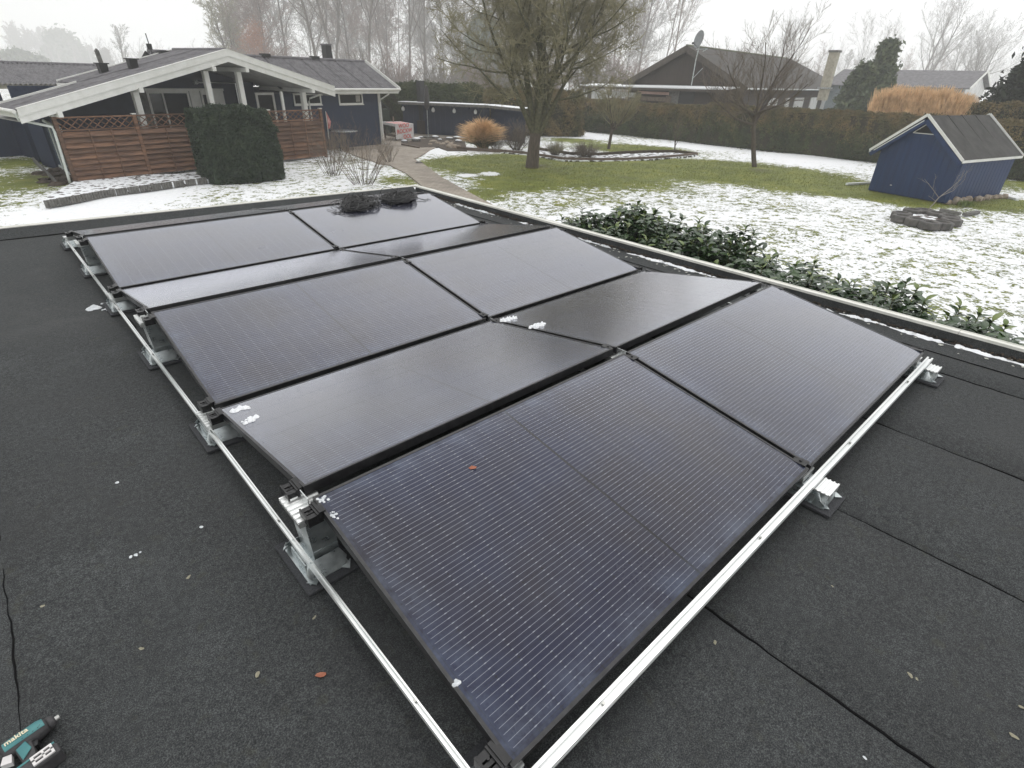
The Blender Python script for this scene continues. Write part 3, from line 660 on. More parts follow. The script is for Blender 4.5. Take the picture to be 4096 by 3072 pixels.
for x, y in P:
    s_ = r.uniform(.005, .016); a = r.uniform(0, 6); z = ZR+.012+r.uniform(0, .02); t1 = Vector((math.cos(a), math.sin(a), r.uniform(-.4, .6)))*s_; t2 = Vector((-math.sin(a), math.cos(a), r.uniform(-.4, .4)))*s_*.6
    c = Vector((min(x, right_x(y)-.016), y, z)); mb.add([c-t1, c+t2, c+t1, c-t2], [(0, 1, 2, 3)])
tag(mb.build('leaf_litter', M['soil']), 'dark wet leaf litter piled along the gutter side of the roof', 'litter', kind='stuff')
mb = MB()
for k in range(170):
    y = r.uniform(-1.0, 6.5); x = right_x(y)-.03-abs(r.gauss(0, .09)); s_ = r.uniform(.006, .020); n = 7; a0 = r.uniform(0, 6)
    c = Vector((min(x, right_x(y)-.03), y, ZR+.012)); el = r.uniform(.5, 1)
    P = [c+Vector((s_*math.cos(a0+j*6.283/n)*r.uniform(.8, 1.1), el*s_*math.sin(a0+j*6.283/n), r.uniform(.001, .006))) for j in range(n)]
    mb.add([c+Vector((0, 0, .006))]+P, [(0, 1+j, 1+(j+1) % n) for j in range(n)])
tag(mb.build('pale_leaf_litter', mat('bleached_leaf', (.30, .30, .26), (.50, .50, .46), 60, .6)), 'bleached round leaves scattered along the gutter side of the roof', 'litter', kind='stuff')
# ------------------------------------------------------------------ blue house with the long white gable
HA = R(11.5); H0 = (1.96, 25.16, 0)
hs_ = thing('blue_house', 'dark blue wooden house with wide white gable boards and dark corrugated roof', 'house', H0, HA)
def corr(p0, along, across, width, amp=.030, pitch=.177, n=2, thick=.006):
    # corrugated sheet: p0 corner, along = full vector down the slope, across = unit vector
    p0 = Vector(p0); al = Vector(along); ac = Vector(across).normalized(); nn = al.cross(ac).normalized()
    if nn.z < 0: nn = -nn
    k = int(width/pitch*6); V = []; Q = []
    for i in range(k+1):
        w = width*i/k; h = amp*math.cos(2*math.pi*w/pitch)
        for t_ in (0, 1): V.append(p0+al*t_+ac*w+nn*h)
        for t_ in (1, 0): V.append(p0+al*t_+ac*w+nn*(h-thick))
    for i in range(k):
        a = i*4; b = a+4
        Q += [(a, b, b+1, a+1), (a+1, b+1, b+2, a+2), (a+2, b+2, b+3, a+3), (a+3, b+3, b, a)]
    mb = MB(); mb.add(V, Q); return mb
kl, kr = .2636, .253; AP = (6.5, 4.40)
def zl(s): return 2.41+(s+1)*kl-.02
def zr(s): return AP[1]-.02-(s-AP[0])*kr
rows = [(-.29, .78), (.76, 1.83), (1.80, 2.10)]
roof = []
# left slope: two front strips reach the low eave, the back strips stop at s = 1.8
for (n0, n1) in [(-.29, .78), (.76, 2.08)]:
    for (s0, s1, dz) in [(-1.02, 1.65, 0), (1.5, 4.1, .008), (3.95, 6.5, .016)]:
        corr((s1, n0, zl(s1)+dz), (s0-s1, 0, zl(s0)-zl(s1)), (0, 1, 0), n1-n0).build('roof_sheet', M['eternit'], hs_)
for (n0, n1) in [(2.08, 3.0), (2.98, 3.95)]:
    for (s0, s1, dz) in [(1.75, 4.1, .008), (3.95, 6.5, .016)]:
        corr((s1, n0, zl(s1)+dz), (s0-s1, 0, zl(s0)-zl(s1)), (0, 1, 0), n1-n0).build('roof_sheet', M['eternit'], hs_)
for (n0, n1) in [(-.29, .78), (.76, 1.83), (1.81, 3.95)]:
    corr((6.5, n0, zr(6.5)+.016), (5.05, 0, zr(11.55)-zr(6.5)), (0, 1, 0), n1-n0).build('roof_sheet', M['eternit'], hs_)
# right wing: eave n=1.9 z=2.96, ridge n=4.6 z=4.3
WE, WRr = (1.85, 2.95), (4.6, 4.30)
s_ = 5.6
k = 0
while s_ < 17.8:
    w = min(1.11, 17.85-s_)
    e0 = WE if s_ > 9.3 else (3.9, 2.95+(3.9-1.85)/2.75*1.35)
    corr((s_, WRr[0], WRr[1]+.004*(k % 2)), (0, e0[0]-WRr[0], e0[1]-WRr[1]), (1, 0, 0), w+.03).build('roof_sheet', M['eternit'], hs_)
    corr((s_, WRr[0], WRr[1]+.004*(k % 2)), (0, 2.75, -1.35), (1, 0, 0), w+.03).build('roof_sheet', M['eternit'], hs_)
    s_ += 1.11; k += 1
for k in range(8):
    a = 9.2+k*1.09 if k else 8.2
for k in range(11): MB().tube([(5.7+k*1.1, 4.6, 4.31), (6.82+k*1.1, 4.6, 4.315)], .085, 10).build('ridge_cap', M['eternit'], hs_)
for k in range(4): MB().tube([(6.5, -.25+k*1.05, 4.40), (6.5, .82+k*1.05, 4.405)], .07, 10).build('ridge_cap', M['eternit'], hs_)
# gable boards: two overlapping boards a side and a cap strip
def slope_board(s0, z0, s1, z1, lo, hi, y0, y1, name='gable_board', m='white'):
    mb = MB(); mb.hexa([(s0, y0, z0+lo), (s1, y0, z1+lo), (s1, y1, z1+lo), (s0, y1, z0+lo), (s0, y0, z0+hi), (s1, y0, z1+hi), (s1, y1, z1+hi), (s0, y1, z0+hi)])
    return mb.build(name, M[m], hs_)
for s0, z0, s1, z1 in [(-1.0, 2.41, 6.5, 4.39), (6.5, 4.39, 11.6, 3.10)]:
    slope_board(s0, z0, s1, z1, -.20, .02, -.335, -.305); slope_board(s0, z0, s1, z1, -.41, -.19, -.300, -.275)
    slope_board(s0, z0, s1, z1, .022, .045, -.345, -.22, 'verge_cap')
slope_board(-1.02, 2.405, 1.75, 2.405+2.77*kl, -.02, .06, 2.08, 2.14, 'verge_cap'); slope_board(1.75, 3.125, 6.4, 3.125+4.65*kl, -.02, .06, 3.95, 4.01, 'verge_cap')
slope_board(-1.0, 2.36, 11.6, 2.36, 0, 0, 0, 0) if False else None
# eave gutters, wing fascia, verges
MB().tube([(-1.08, -.30, 2.36), (-1.08, 2.1, 2.37)], .062, 8).build('gutter', M['white'], hs_)
MB().box(-1.0, -.97, -.27, 2.05, 2.16, 2.36).build('eave_board', M['white'], hs_)
MB().hexa([(1.70, 2.1, 2.93), (1.73, 2.1, 2.93), (1.73, 3.95, 2.93), (1.70, 3.95, 2.93), (1.70, 2.1, 3.08), (1.73, 2.1, 3.08), (1.73, 3.95, 3.08), (1.70, 3.95, 3.08)]).build('eave_board', M['white'], hs_)
MB().box(11.62, 17.85, 1.86, 1.89, 2.74, 2.93).build('eave_board', M['white'], hs_)
mb = MB(); mb.tube([(11.62, 1.79, 2.93), (17.95, 1.79, 2.94)], .058, 8); mb.build('gutter', M['white'], hs_)
for sgn in (1,):
    mb = MB(); mb.beam((17.92, 1.80, 2.99), (17.92, 4.6, 4.37), .045, .12); mb.build('verge_cap', M['white'], hs_)
    mb = MB(); mb.beam((17.90, 1.84, 2.86), (17.90, 4.6, 4.24), .03, .16); mb.beam((17.90, 7.35, 2.86), (17.90, 4.6, 4.24), .03, .16); mb.build('gable_board', M['white'], hs_)
MB().box(11.6, 17.88, 1.9, 2.42, 2.73, 2.745).build('soffit', M['white'], hs_)
# soffit of the terrace roof
mb = MB(); mb.hexa([(-.95, -.27, 2.03), (6.5, -.27, 3.98), (6.5, 3.9, 3.98), (-.95, 3.9, 2.03), (-.95, -.27, 2.05), (6.5, -.27, 4.0), (6.5, 3.9, 4.0), (-.95, 3.9, 2.05)])
mb.hexa([(6.5, -.27, 3.98), (11.5, -.27, 2.72), (11.5, 3.9, 2.72), (6.5, 3.9, 3.98), (6.5, -.27, 4.0), (11.5, -.27, 2.74), (11.5, 3.9, 2.74), (6.5, 3.9, 4.0)])
mb.build('soffit', mat('grey_soffit', (.22, .22, .21), (.30, .30, .29), 3, .8), hs_)
for s, z in [(.12, 2.24), (2.88, 2.97), (5.80, 3.72), (7.2, 3.71), (10.32, 2.94)]:
    MB().box(s-.07, s+.07, -.40, 3.9, z-.08, z+.08).build('purlin', M['white'], hs_)
for s, z in [(2.95, 2.88), (5.79, 3.63), (7.21, 3.62), (10.28, 2.86), (9.10, 2.9)]:
    w = .05 if s == 9.10 else .10
    MB().box(s-w, s+w, .30, .30+2*w, 0, z).build('post', M['white'], hs_)
# walls
mb = MB(); mb.prism([(0.9, 4.0, 0), (9.05, 4.0, 0), (9.05, 4.0, 3.32), (6.5, 4.0, 3.95), (0.9, 4.0, 2.5)], (0, .15, 0)); mb.build('wall', M['navy_plain'], hs_)
mb = MB(); mb.box(9.05, 16.83, 2.43, 2.58, 0, 2.74); mb.build('wall', M['navy'], hs_)
mb = MB(); mb.prism([(16.68, 2.585, 0), (16.68, 6.7, 0), (16.68, 6.7, 2.9), (16.68, 4.6, 4.2), (16.68, 2.585, 3.1)], (.15, 0, 0)); mb.build('wall', M['navy'], hs_)
MB().box(9.0, 9.045, 2.40, 4.0, 0, 3.2).build('wall', M['navy'], hs_)
MB().box(.9, 16.8, 6.75, 6.9, 0, 2.9).build('wall', M['navy'], hs_); MB().box(.75, .895, 4.0, 5.6, 0, 2.5).build('wall', M['navy'], hs_); MB().box(1.2, 1.35, 5.7, 9.38, 0, 2.15).build('wall', M['navy'], hs_)
MB().box(16.70, 16.86, 2.36, 2.425, 0, 2.73).build('corner_board', M['white'], hs_)
def window(s0, s1, z0, z1, n, fw=.07, mull=(), glass='glass', name='window', refl_=None):
    mb = MB()
    for a, b, c, d in [(s0, s1, z0, z0+fw), (s0, s1, z1-fw, z1), (s0, s0+fw, z0+fw, z1-fw), (s1-fw, s1, z0+fw, z1-fw)]: mb.box(a, b, n-.045, n+.01, c, d)
    for m_ in mull: mb.box(m_-.035, m_+.035, n-.04, n+.01, z0+fw, z1-fw)
    w = mb.build(name, M['white'], hs_)
    MB().box(s0+fw, s1-fw, n-.012, n-.004, z0+fw, z1-fw).build('pane', M[glass], w)
    MB().box(s0-.03, s1+.03, n-.075, n-.0455, z0-.04, z0+.002).build('sill', M['white'], w)
    if refl_:
        a, b = refl_; MB().box(a, b, n-.0135, n-.0125, z0+.12, z1-.1).build('reflection_pane', M['pane_reflection'], w)  # reflection painted as a thin pale sheet over part of the glass
    return w
window(13.92, 15.58, 2.19, 2.735, 2.43, refl_=(15.10, 15.42)); window(11.12, 12.78, 2.21, 2.735, 2.43)
window(4.9, 6.72, .35, 2.80, 4.0, .09, mull=(5.57,)); 
w = MB().box(6.76, 7.22, 3.95, 4.0, 0, 2.82).build('door', M['white'], hs_)
d2 = MB(); 
for a, b, c, d in [(7.26, 8.36, 2.64, 2.86), (7.26, 7.34, 0, 2.64), (7.72, 8.36, 0, 2.64), (7.34, 7.72, 0, .9)]: d2.box(a, b, 3.94, 4.0, c, d)
w = d2.build('door', M['white'], hs_); MB().box(7.34, 7.72, 3.97, 3.98, .9, 2.64).build('pane', M['glass'], w); MB().tube([(8.12, 3.93, 1.95), (8.12, 3.93, 2.25)], .025, 6).build('handle', M['alu'], w)
window(9.25, 10.5, .8, 2.78, 3.0, .13) if False else None
window(8.95+.12, 10.05, .9, 2.78, 2.43-.0, .10)
MB().box(4.62, 4.88, 3.93, 3.999, 0, 2.8).build('pilaster', M['concrete'], hs_); MB().box(4.85, 8.4, 3.93, 3.999, 2.80, 2.90).build('lintel', M['white'], hs_)
mb = MB(); mb.tube([(7.05, 3.8, 3.16), (8.98, 3.8, 3.13), (9.0, 3.8, 0)], .035, 8); mb.build('flue_pipe', M['alu_bright'], hs_); mb = MB(); mb.tube([(7.0, 3.8, 3.16), (7.16, 3.8, 3.16)], .09, 10); mb.build('lamp_head', M['alu'], hs_)
# downpipes
def pipe(pts, name='downpipe', r=.038, m='white', parent=hs_): 
    o = MB().tube(pts, r, 8).build(name, M[m], parent, smooth=True); return o
pipe([(-1.05, -.2, 2.33), (-.98, -.1, 2.10), (-.77, 0, 2.05), (-.13, 0, 1.86), (-.10, 0, 1.70), (-.17, 0, .25), (-.18, 0, .04)], r=.045, m='pvc')
pipe([(17.12, 1.80, 2.88), (17.10, 1.90, 2.70), (16.80, 2.28, 2.42), (16.78, 2.30, 2.25), (16.78, 2.30, .14), (16.88, 2.2, .03)])
pipe([(11.45, .45, 2.76), (11.3, .45, 2.76), (10.66, .45, 2.60), (10.60, .45, 2.45), (10.66, .45, .1)])
# vents, chimney, antenna on the roof
def vent(s, n, z, label=None, tall=False):
    o = MB().hexa([(s-.13, n-.13, z-.06), (s+.13, n-.13, z-.06), (s+.13, n+.13, z-.06), (s-.13, n+.13, z-.06), (s-.15, n-.15, z+.32), (s+.15, n-.15, z+.32), (s+.15, n+.15, z+.32), (s-.15, n+.15, z+.32)]).build('roof_vent', M['black'], hs_)
    MB().box(s-.20, s+.20, n-.20, n+.20, z+.321, z+.36).build('cap', M['black'], o)
    if tall: MB().tube([(s, n, z+.36), (s-.03, n, z+.75), (s-.07, n, z+.78)], .08, 10).build('pipe', M['concrete'], o)
vent(3.02, 2.75, zl(3.02), tall=True); vent(3.72, 1.75, zl(3.72))
for s, n, z in [(6.05, 3.9, 4.22), (6.9, 3.9, 4.30), (11.35, 4.6, 4.33), (14.35, 4.6, 4.33)]: MB().box(s-.22, s+.22, n-.16, n+.16, z, z+.13).build('ridge_vent', M['black'], hs_)
o = MB().box(15.72, 16.12, 5.3, 5.7, 3.6, 5.05).build('chimney', M['black'], hs_); MB().box(15.69, 16.15, 5.27, 5.73, 5.05, 5.12).build('cap', M['eternit'], o)
o = MB().tube([(5.6, 4.0, 3.9), (5.52, 4.0, 4.95)], .02, 6).build('antenna', M['black'], hs_); MB().box(5.45, 5.63, 3.95, 4.05, 4.36, 4.58).build('amplifier', M['black'], o)
# glazed wind screen on the left side
ws = MB()
for n in (.15, 2.85, 5.55): ws.beam((.1+.19*n, n, 0), (.1+.19*n, n, 1.80), .08, .08)
ws.beam((.13, .15, .12), (1.155, 5.55, .12), .07, .10); ws.beam((.13, .15, 1.78), (1.155, 5.55, 1.78), .07, .08)
w = ws.build('wind_screen_frame', M['pvc'], hs_)
m_, t_, b_, N_, L_ = nodes('pale_pane'); b_.inputs['Base Color'].default_value = (.10, .13, .18, 1); b_.inputs['Roughness'].default_value = .15; M['ppane'] = m_
for a, b in [(.2, 2.8), (2.9, 5.5)]: MB().hexa([(.1+.19*y+dx, y, z) for z in (.18, 1.74) for y, dx in ((a, -.01), (a, .01), (b, .01), (b, -.01))]).build('pane', M['ppane'], w)

# ------------------------------------------------------------------ annex far left
an = thing('annex', 'long dark blue outbuilding with a low grey roof at the left picture edge', 'outbuilding', H0, HA)
MB().box(-14, 1.25, 9.4, 9.55, 0, 3.0).build('wall', M['navy'], an); MB().box(1.1, 1.25, 9.55, 16, 0, 2.74).build('wall', M['navy'], an); MB().box(-14, -13.85, 9.55, 16, 0, 2.74).build('wall', M['navy'], an)
MB().box(-14.2, 7.0, 8.9, 8.94, 2.72, 2.92).build('eave_board', mat('worn_cream_board', (.30, .28, .22), (.46, .43, .36), 4), an)
for k in range(19):
    corr((-14.2+k*1.1, 13.2, 3.70), (0, -4.4, -.80), (1, 0, 0), 1.13, pitch=.18).build('roof_sheet', M['eternit'], an)
MB().hexa([(-14.2, 13.21, 3.7), (7, 13.21, 3.7), (7, 17.5, 2.9), (-14.2, 17.5, 2.9), (-14.2, 13.21, 3.72), (7, 13.21, 3.72), (7, 17.5, 2.92), (-14.2, 17.5, 2.92)]).build('roof', M['eternit'], an)
for k in range(20): MB().tube([(-14.2+k*1.06, 13.2, 3.71), (-13.1+k*1.06, 13.2, 3.712)], .08, 8).build('ridge_cap', M['eternit'], an)

# ------------------------------------------------------------------ wooden fence in front of the terrace
fn = thing('wooden_fence', 'red brown slatted fence with a lattice top in front of the blue house', 'fence', H0, HA)
posts = [0, 2.52, 5.28, 8.06, 10.83]
for i, s in enumerate(posts):
    o = MB().box(s-.06, s+.06, -.06, .06, 0, 2.17).build('post', M['fence'], fn); MB().box(s-.075, s+.075, -.075, .075, 2.17, 2.205).build('cap', M['white'], o)
r = random.Random(3)
for i in range(4):
    a, b = posts[i]+.065, posts[i+1]-.065
    for k in range(9):                      # overlapping boards, every second one behind
        z = .08+k*.178; y = 0
        MB().hexa([(a, y-.072, z+r.uniform(-.006, .006)), (b, y-.072, z+r.uniform(-.006, .006)), (b, y-.050, z), (a, y-.050, z), (a, y+.014, z+.172), (b, y+.014, z+.172), (b, y+.034, z+.172), (a, y+.034, z+.172)]).build('board', M['fence'], fn); continue
        MB().hexa([(a, y-.012, z+r.uniform(-.008, .008)), (b, y-.012, z+r.uniform(-.008, .008)), (b, y+.012, z), (a, y+.012, z), (a, y-.012, z+.20), (b, y-.012, z+.20), (b, y+.012, z+.20), (a, y+.012, z+.20)]).build('board', M['fence'], fn)
    for x in np.linspace(a+.15, b-.15, 4)[1:-1]: MB().box(x-.018, x+.018, -.088, -.073, .06, 1.72).build('batten', M['fence'], fn)
    for z in (1.70, 2.10): MB().box(a, b, -.032, .032, z, z+.05).build('rail', M['fence'], fn)
    n = 9; w = (b-a)/n
    for k in range(n+1):
        for sg in (-1, 1):
            x0 = a+k*w; x1 = x0+sg*w*1.55
            z0, z1 = 1.75, 2.10
            if x1 < a: z1 = z0+(z1-z0)*(a-x0)/(x1-x0) if x1 != x0 else z1; x1 = a
            if x1 > b: z1 = z0+(z1-z0)*(b-x0)/(x1-x0); x1 = b
            if abs(x1-x0) > .05: MB().beam((x0, .008*sg, z0), (x1, .008*sg, z1), .012, .030, up=(0, 0, 1)).build('lattice_slat', M['fence'], fn)
        # mirrored pieces filling the corners
# flag pole
fl = thing('garden_flagpole', 'thin white flagstaff with a furled red and white pennant by the blue wall', 'flagpole', tuple(at(1322, 600)))
g = at(1322, 600); MB().tube([(0, 0, 0), (0.0, 0, 1.9)], .018, 6).build('staff', M['white'], fl)
MB().tube([(0, 0, 0), (0, 0, .55)], .05, 8).build('holder', M['timber'], fl)
mb = MB(); mb.add([(.02, 0, 1.86), (.05, .01, 1.86), (.26, .06, 1.36), (.16, .03, 1.12), (.03, -.02, 1.05), (.06, -.05, 1.45)], [(0, 1, 2, 3, 4, 5)]); mb.prism([(.02, 0, 1.86), (.24, .05, 1.40), (.14, .03, 1.10), (.02, 0, 1.05)], (.01, -.03, 0)); mb.build('pennant', mat('washed_red_cloth', (.40, .09, .08), (.60, .35, .33), 6), fl)
# bistro table by the wall
g = np.array(H0)+np.array([math.cos(HA)*13.35-math.sin(HA)*1.5, math.sin(HA)*13.35+math.cos(HA)*1.5, 0])
tb = thing('round_table', 'round garden table with a little snow by the blue wall behind the bare shrub', 'table', tuple(g))
MB().lathe([(.68, .96), (.70, .975), (.70, .985), (.68, .995)], n=20).build('table_top', M['alu'], tb)
for k in range(3): a = k*2.1; MB().tube([(.15*math.cos(a), .15*math.sin(a), .96), (.42*math.cos(a), .42*math.sin(a), 0)], .02, 6).build('leg', M['black'], tb)
# clipped thuja block, raised bed edging
def flakes(name, P, size, m, parent=None, seed=0, nrm=None, up=.0, asp=.5):
    r = np.random.default_rng(seed); N = len(P)
    a = r.normal(size=(N, 3)); a /= np.linalg.norm(a, axis=1)[:, None]; a[:, 2] += up; 
    if nrm is not None: a = a-.6*nrm*(a*nrm).sum(1)[:, None]
    a /= np.linalg.norm(a, axis=1)[:, None]+1e-9
    b = np.cross(a, r.normal(size=(N, 3))); b /= np.linalg.norm(b, axis=1)[:, None]+1e-9
    s = size*r.uniform(.5, 1.2, N)[:, None]; a = a*s; b = b*s*asp
    V = np.stack([P-a, P+b, P+a, P-b], 1).reshape(-1, 3); Q = np.arange(4*N).reshape(-1, 4)
    return np_mesh(name, V, Q, m, parent)
def vnoise(P, f, seed=0):                    # cheap smooth noise
    r = np.random.default_rng(seed); o = np.zeros(len(P))
    for k in range(5):
        d = r.normal(size=3)*f*(1+.7*k); o += np.sin(P@d+r.uniform(0, 6))/(1+.5*k)
    return o/2.5
def block(name, label, cat, q, h, rnd, n, size, mats, seed, core=True, noise_a=.06, group=None, taper=0, kind=None):
    # q: 4 ground corners (ccw); surface flakes on sides and top with rounded edges
    q = np.array(q)[:, :2]; c = q.mean(0); t = thing(name, label, cat, (c[0], c[1], 0), group=group) 
    r = np.random.default_rng(seed); q = q-c
    L_ = [np.linalg.norm(q[(i+1) % 4]-q[i]) for i in range(4)]
    top = L_[0]*L_[1]; ar = np.array([L_[0]*h, L_[1]*h, L_[2]*h, L_[3]*h, top]); cnt = (ar/ar.sum()*n).astype(int)
    P = []; Nn = []
    for i in range(4):
        u = r.uniform(0, 1, cnt[i]); z = r.uniform(0, 1, cnt[i])**.9; e = q[(i+1) % 4]-q[i]; nn = np.array([e[1], -e[0]])/L_[i]
        p = q[i]+u[:, None]*e; ins = rnd*(np.clip((z-(1-rnd/h))/(rnd/h), 0, 1)**2)+rnd*.8*(np.clip(1-u*L_[i]/rnd, 0, 1)**2+np.clip(1-(1-u)*L_[i]/rnd, 0, 1)**2)*.5
        ins += taper*z
        p = p-nn*ins[:, None]; P.append(np.c_[p, z*h]); Nn.append(np.tile([nn[0], nn[1], .15], (cnt[i], 1)))
    u, v = r.uniform(0, 1, (2, cnt[4])); p = (q[0]*(1-u)[:, None]+q[1]*u[:, None])*(1-v)[:, None]+(q[3]*(1-u)[:, None]+q[2]*u[:, None])*v[:, None]
    p *= (1-taper*.6); ed = np.minimum(np.minimum(u, 1-u)*L_[0], np.minimum(v, 1-v)*L_[1]); P.append(np.c_[p, h-rnd*.8*np.clip(1-ed/rnd, 0, 1)**2]); Nn.append(np.tile([0, 0, 1.], (cnt[4], 1)))
    P = np.concatenate(P); Nn = np.concatenate(Nn)
    P = P+Nn*(vnoise(P, 1.6, seed)*noise_a+vnoise(P, 6, seed+1)*noise_a*.5+r.normal(0, noise_a*.35, len(P)))[:, None]; P[:, 2] = np.maximum(P[:, 2], .03)
    w = r.choice(len(mats), len(P), p=[m_[1] for m_ in mats])
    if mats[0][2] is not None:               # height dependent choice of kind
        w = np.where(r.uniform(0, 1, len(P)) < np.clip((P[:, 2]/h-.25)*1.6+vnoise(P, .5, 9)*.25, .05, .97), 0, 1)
    for k, m_ in enumerate(mats):
        sel = w == k
        if sel.any(): flakes('foliage', P[sel], size, M[m_[0]], t, seed+k, Nn[sel], up=.5, asp=.38)
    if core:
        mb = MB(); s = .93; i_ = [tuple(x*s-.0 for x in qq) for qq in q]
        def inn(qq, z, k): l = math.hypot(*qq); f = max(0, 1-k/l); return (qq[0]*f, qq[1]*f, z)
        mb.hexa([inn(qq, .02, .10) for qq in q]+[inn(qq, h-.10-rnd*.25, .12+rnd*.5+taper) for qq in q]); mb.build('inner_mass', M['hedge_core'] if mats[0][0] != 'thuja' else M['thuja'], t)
    return t
a = at(855, 742); b = at(1150, 718); dv = b-a; nv = np.array([-dv[1], dv[0], 0])/np.linalg.norm(dv)
block('clipped_conifer_hedge', 'large clipped dark green evergreen block in front of the fence', 'hedge', [a, b, b+nv*2.3, a+nv*2.5], 2.45, .85, 90000, .06, [('thuja', 1., None)], 4, noise_a=.11)
# concrete palisade edging of the bed left of the hedge
kp = [at(185, 833), at(420, 790), at(650, 757), at(880, 728)]
r = random.Random(7); i = 0
ke = thing('bed_edging', 'grey concrete palisade edging of the snowy bed before the fence', 'edging', tuple(kp[0]))
def poly_pts(pts, step):
    out = []; acc = 0
    for a, b in zip(pts[:-1], pts[1:]):
        L_ = np.linalg.norm(b-a); n = max(1, int(L_/step))
        out += [(a+(b-a)*(j/n), (b-a)/L_) for j in range(n)]
    return out
for p, d in poly_pts(kp, .36):
    mb = MB(); p = p-kp[0]; nrm_ = Vector((-d[1], d[0], 0)); v = Vector(p); dd = Vector(d)
    for j in range(4): mb.tube([v+dd*(.045+.088*j), v+dd*(.045+.088*j)+Vector((0, 0, .21+r.uniform(0, .012)))], .047, 8)
    mb.build('edging_block', M['concrete'], ke)
p0 = [at(185, 833), at(420, 790), at(650, 757), at(880, 728)]; bk = [at(880, 706), at(600, 712), at(300, 742), at(196, 805)]
tag(MB().prism([(p[0], p[1], .13) for p in p0+bk], (0, 0, -.12)).build('planting_bed', mat('snowy_soil', (.06, .045, .035), (.80, .82, .84), 5, .8, coord='World', lo=.42, hi=.47, bmp=.4, bdist=.03)), kind='structure')
lk = thing('lawn_edging', 'row of slanted concrete edging slabs beside the dug soil at far left', 'edging', tuple(at(228, 741)))
b0 = at(228, 741)
for k, (q0, q1) in enumerate(zip([(228, 741), (205, 715), (182, 690), (160, 668)], [(206, 716), (183, 691), (161, 669), (136, 645)])):
    MB().beam(Vector(at(*q0)-b0)+Vector((0, 0, .06)), Vector(at(*q1)-b0)+Vector((0, 0, .06)), .06, .2).build('edging_slab', M['concrete'], lk)
sp = thing('soil_heap', 'dug dark soil beside the glazed screen at far left', 'soil', tuple(at(225, 705)))
mb = MB(); rr = random.Random(2)
for k in range(26):
    mb.lathe([(.28*rr.uniform(.5, 1), 0), (.2*rr.uniform(.5, 1), .08), (.06, .14*rr.uniform(.6, 1.2))], (rr.uniform(-.5, .5), rr.uniform(-2.2, 1.6), 0), 7)
mb.build('clods', M['soil'], sp)
# ------------------------------------------------------------------ trees and shrubs
def grow(seed, stems, levels, bend=.15):
    """stems: list of (point, direction, length, radius). levels: list of dicts(n, ang, len, seg, up, t0). Returns per level (paths, radii)."""
    r = np.random.default_rng(seed); out = []
    P0 = np.array([s[0] for s in stems], float); D = np.array([s[1] for s in stems], float); D /= np.linalg.norm(D, axis=1)[:, None]
    Ln = np.array([s[2] for s in stems], float); Rd = np.array([s[3] for s in stems], float)
    for li, lv in enumerate(levels):
        sg = lv.get('seg', 4); B = len(P0); pts = np.zeros((B, sg+1, 3)); pts[:, 0] = P0; d = D.copy(); dirs = []
        for k in range(sg):
            d = d+r.normal(0, lv.get('wob', bend), (B, 3)); d[:, 2] += lv.get('up', .05)+lv.get('droop', 0)*k/sg; d /= np.linalg.norm(d, axis=1)[:, None]
            pts[:, k+1] = pts[:, k]+d*(Ln/sg)[:, None]; dirs.append(d.copy())
        dirs = np.stack(dirs, 1)
        tp = lv.get('tip', .25); rad = Rd[:, None]*(1-(1-tp)*np.linspace(0, 1, sg+1)[None])
        out.append((pts, rad))
        if li+1 < len(levels):
            nv = levels[li+1]; n = nv['n']; t = np.clip(nv.get('t0', .3)+(1.0-nv.get('t0', .3))*(np.arange(n)[None]+r.uniform(0, 1, (B, n)))/n, 0, .999)
            k = (t*sg).astype(int); f = t*sg-k; bi = np.arange(B)[:, None]
            p = pts[bi, k]*(1-f)[..., None]+pts[bi, k+1]*f[..., None]; dd = dirs[bi, k]
            q = r.normal(size=dd.shape); q -= dd*(q*dd).sum(-1)[..., None]; q /= np.linalg.norm(q, axis=-1)[..., None]
            a = nv['ang']*r.uniform(.65, 1.25, (B, n))[..., None]; nd = dd*np.cos(a)+q*np.sin(a); nd[..., 2] += nv.get('lift', .1)
            nl = Ln[:, None]*nv['len']*(1-nv.get('fall', .45)*t)*r.uniform(.6, 1.25, (B, n)); nr = (Rd[:, None]*(1-(1-tp)*t))*nv.get('rr', .55)
            P0 = p.reshape(-1, 3); D = nd.reshape(-1, 3); D /= np.linalg.norm(D, axis=1)[:, None]; Ln = nl.ravel(); Rd = np.maximum(nr.ravel(), nv.get('rmin', .003))
    return out
def tubes(name, sets, sides, m, parent, smooth=True):
    Vs = []; Qs = []; base = 0
    for pts, rad in sets:
        B, K, _ = pts.shape; d = np.gradient(pts, axis=1); d /= np.linalg.norm(d, axis=2)[..., None]+1e-9
        ref = np.where(np.abs(d[..., 2:3]) > .9, np.array([1., 0, 0]), np.array([0, 0, 1.])); a = np.cross(d, ref); a /= np.linalg.norm(a, axis=2)[..., None]+1e-9; b = np.cross(d, a)
        th = 2*np.pi*np.arange(sides)/sides; ring = pts[:, :, None]+(a[:, :, None]*np.cos(th)[None, None, :, None]+b[:, :, None]*np.sin(th)[None, None, :, None])*rad[..., None, None]
        Vs.append(ring.reshape(-1, 3)); i = (np.arange(B)[:, None, None]*K+np.arange(K-1)[None, :, None])*sides+np.arange(sides)[None, None]; j = (np.arange(B)[:, None, None]*K+np.arange(K-1)[None, :, None])*sides+(np.arange(sides)+1)[None, None] % sides
        Qs.append(np.stack([i, j, j+sides, i+sides], -1).reshape(-1, 4)+base); base += B*K*sides
    return np_mesh(name, np.concatenate(Vs), np.concatenate(Qs), m, parent, smooth)
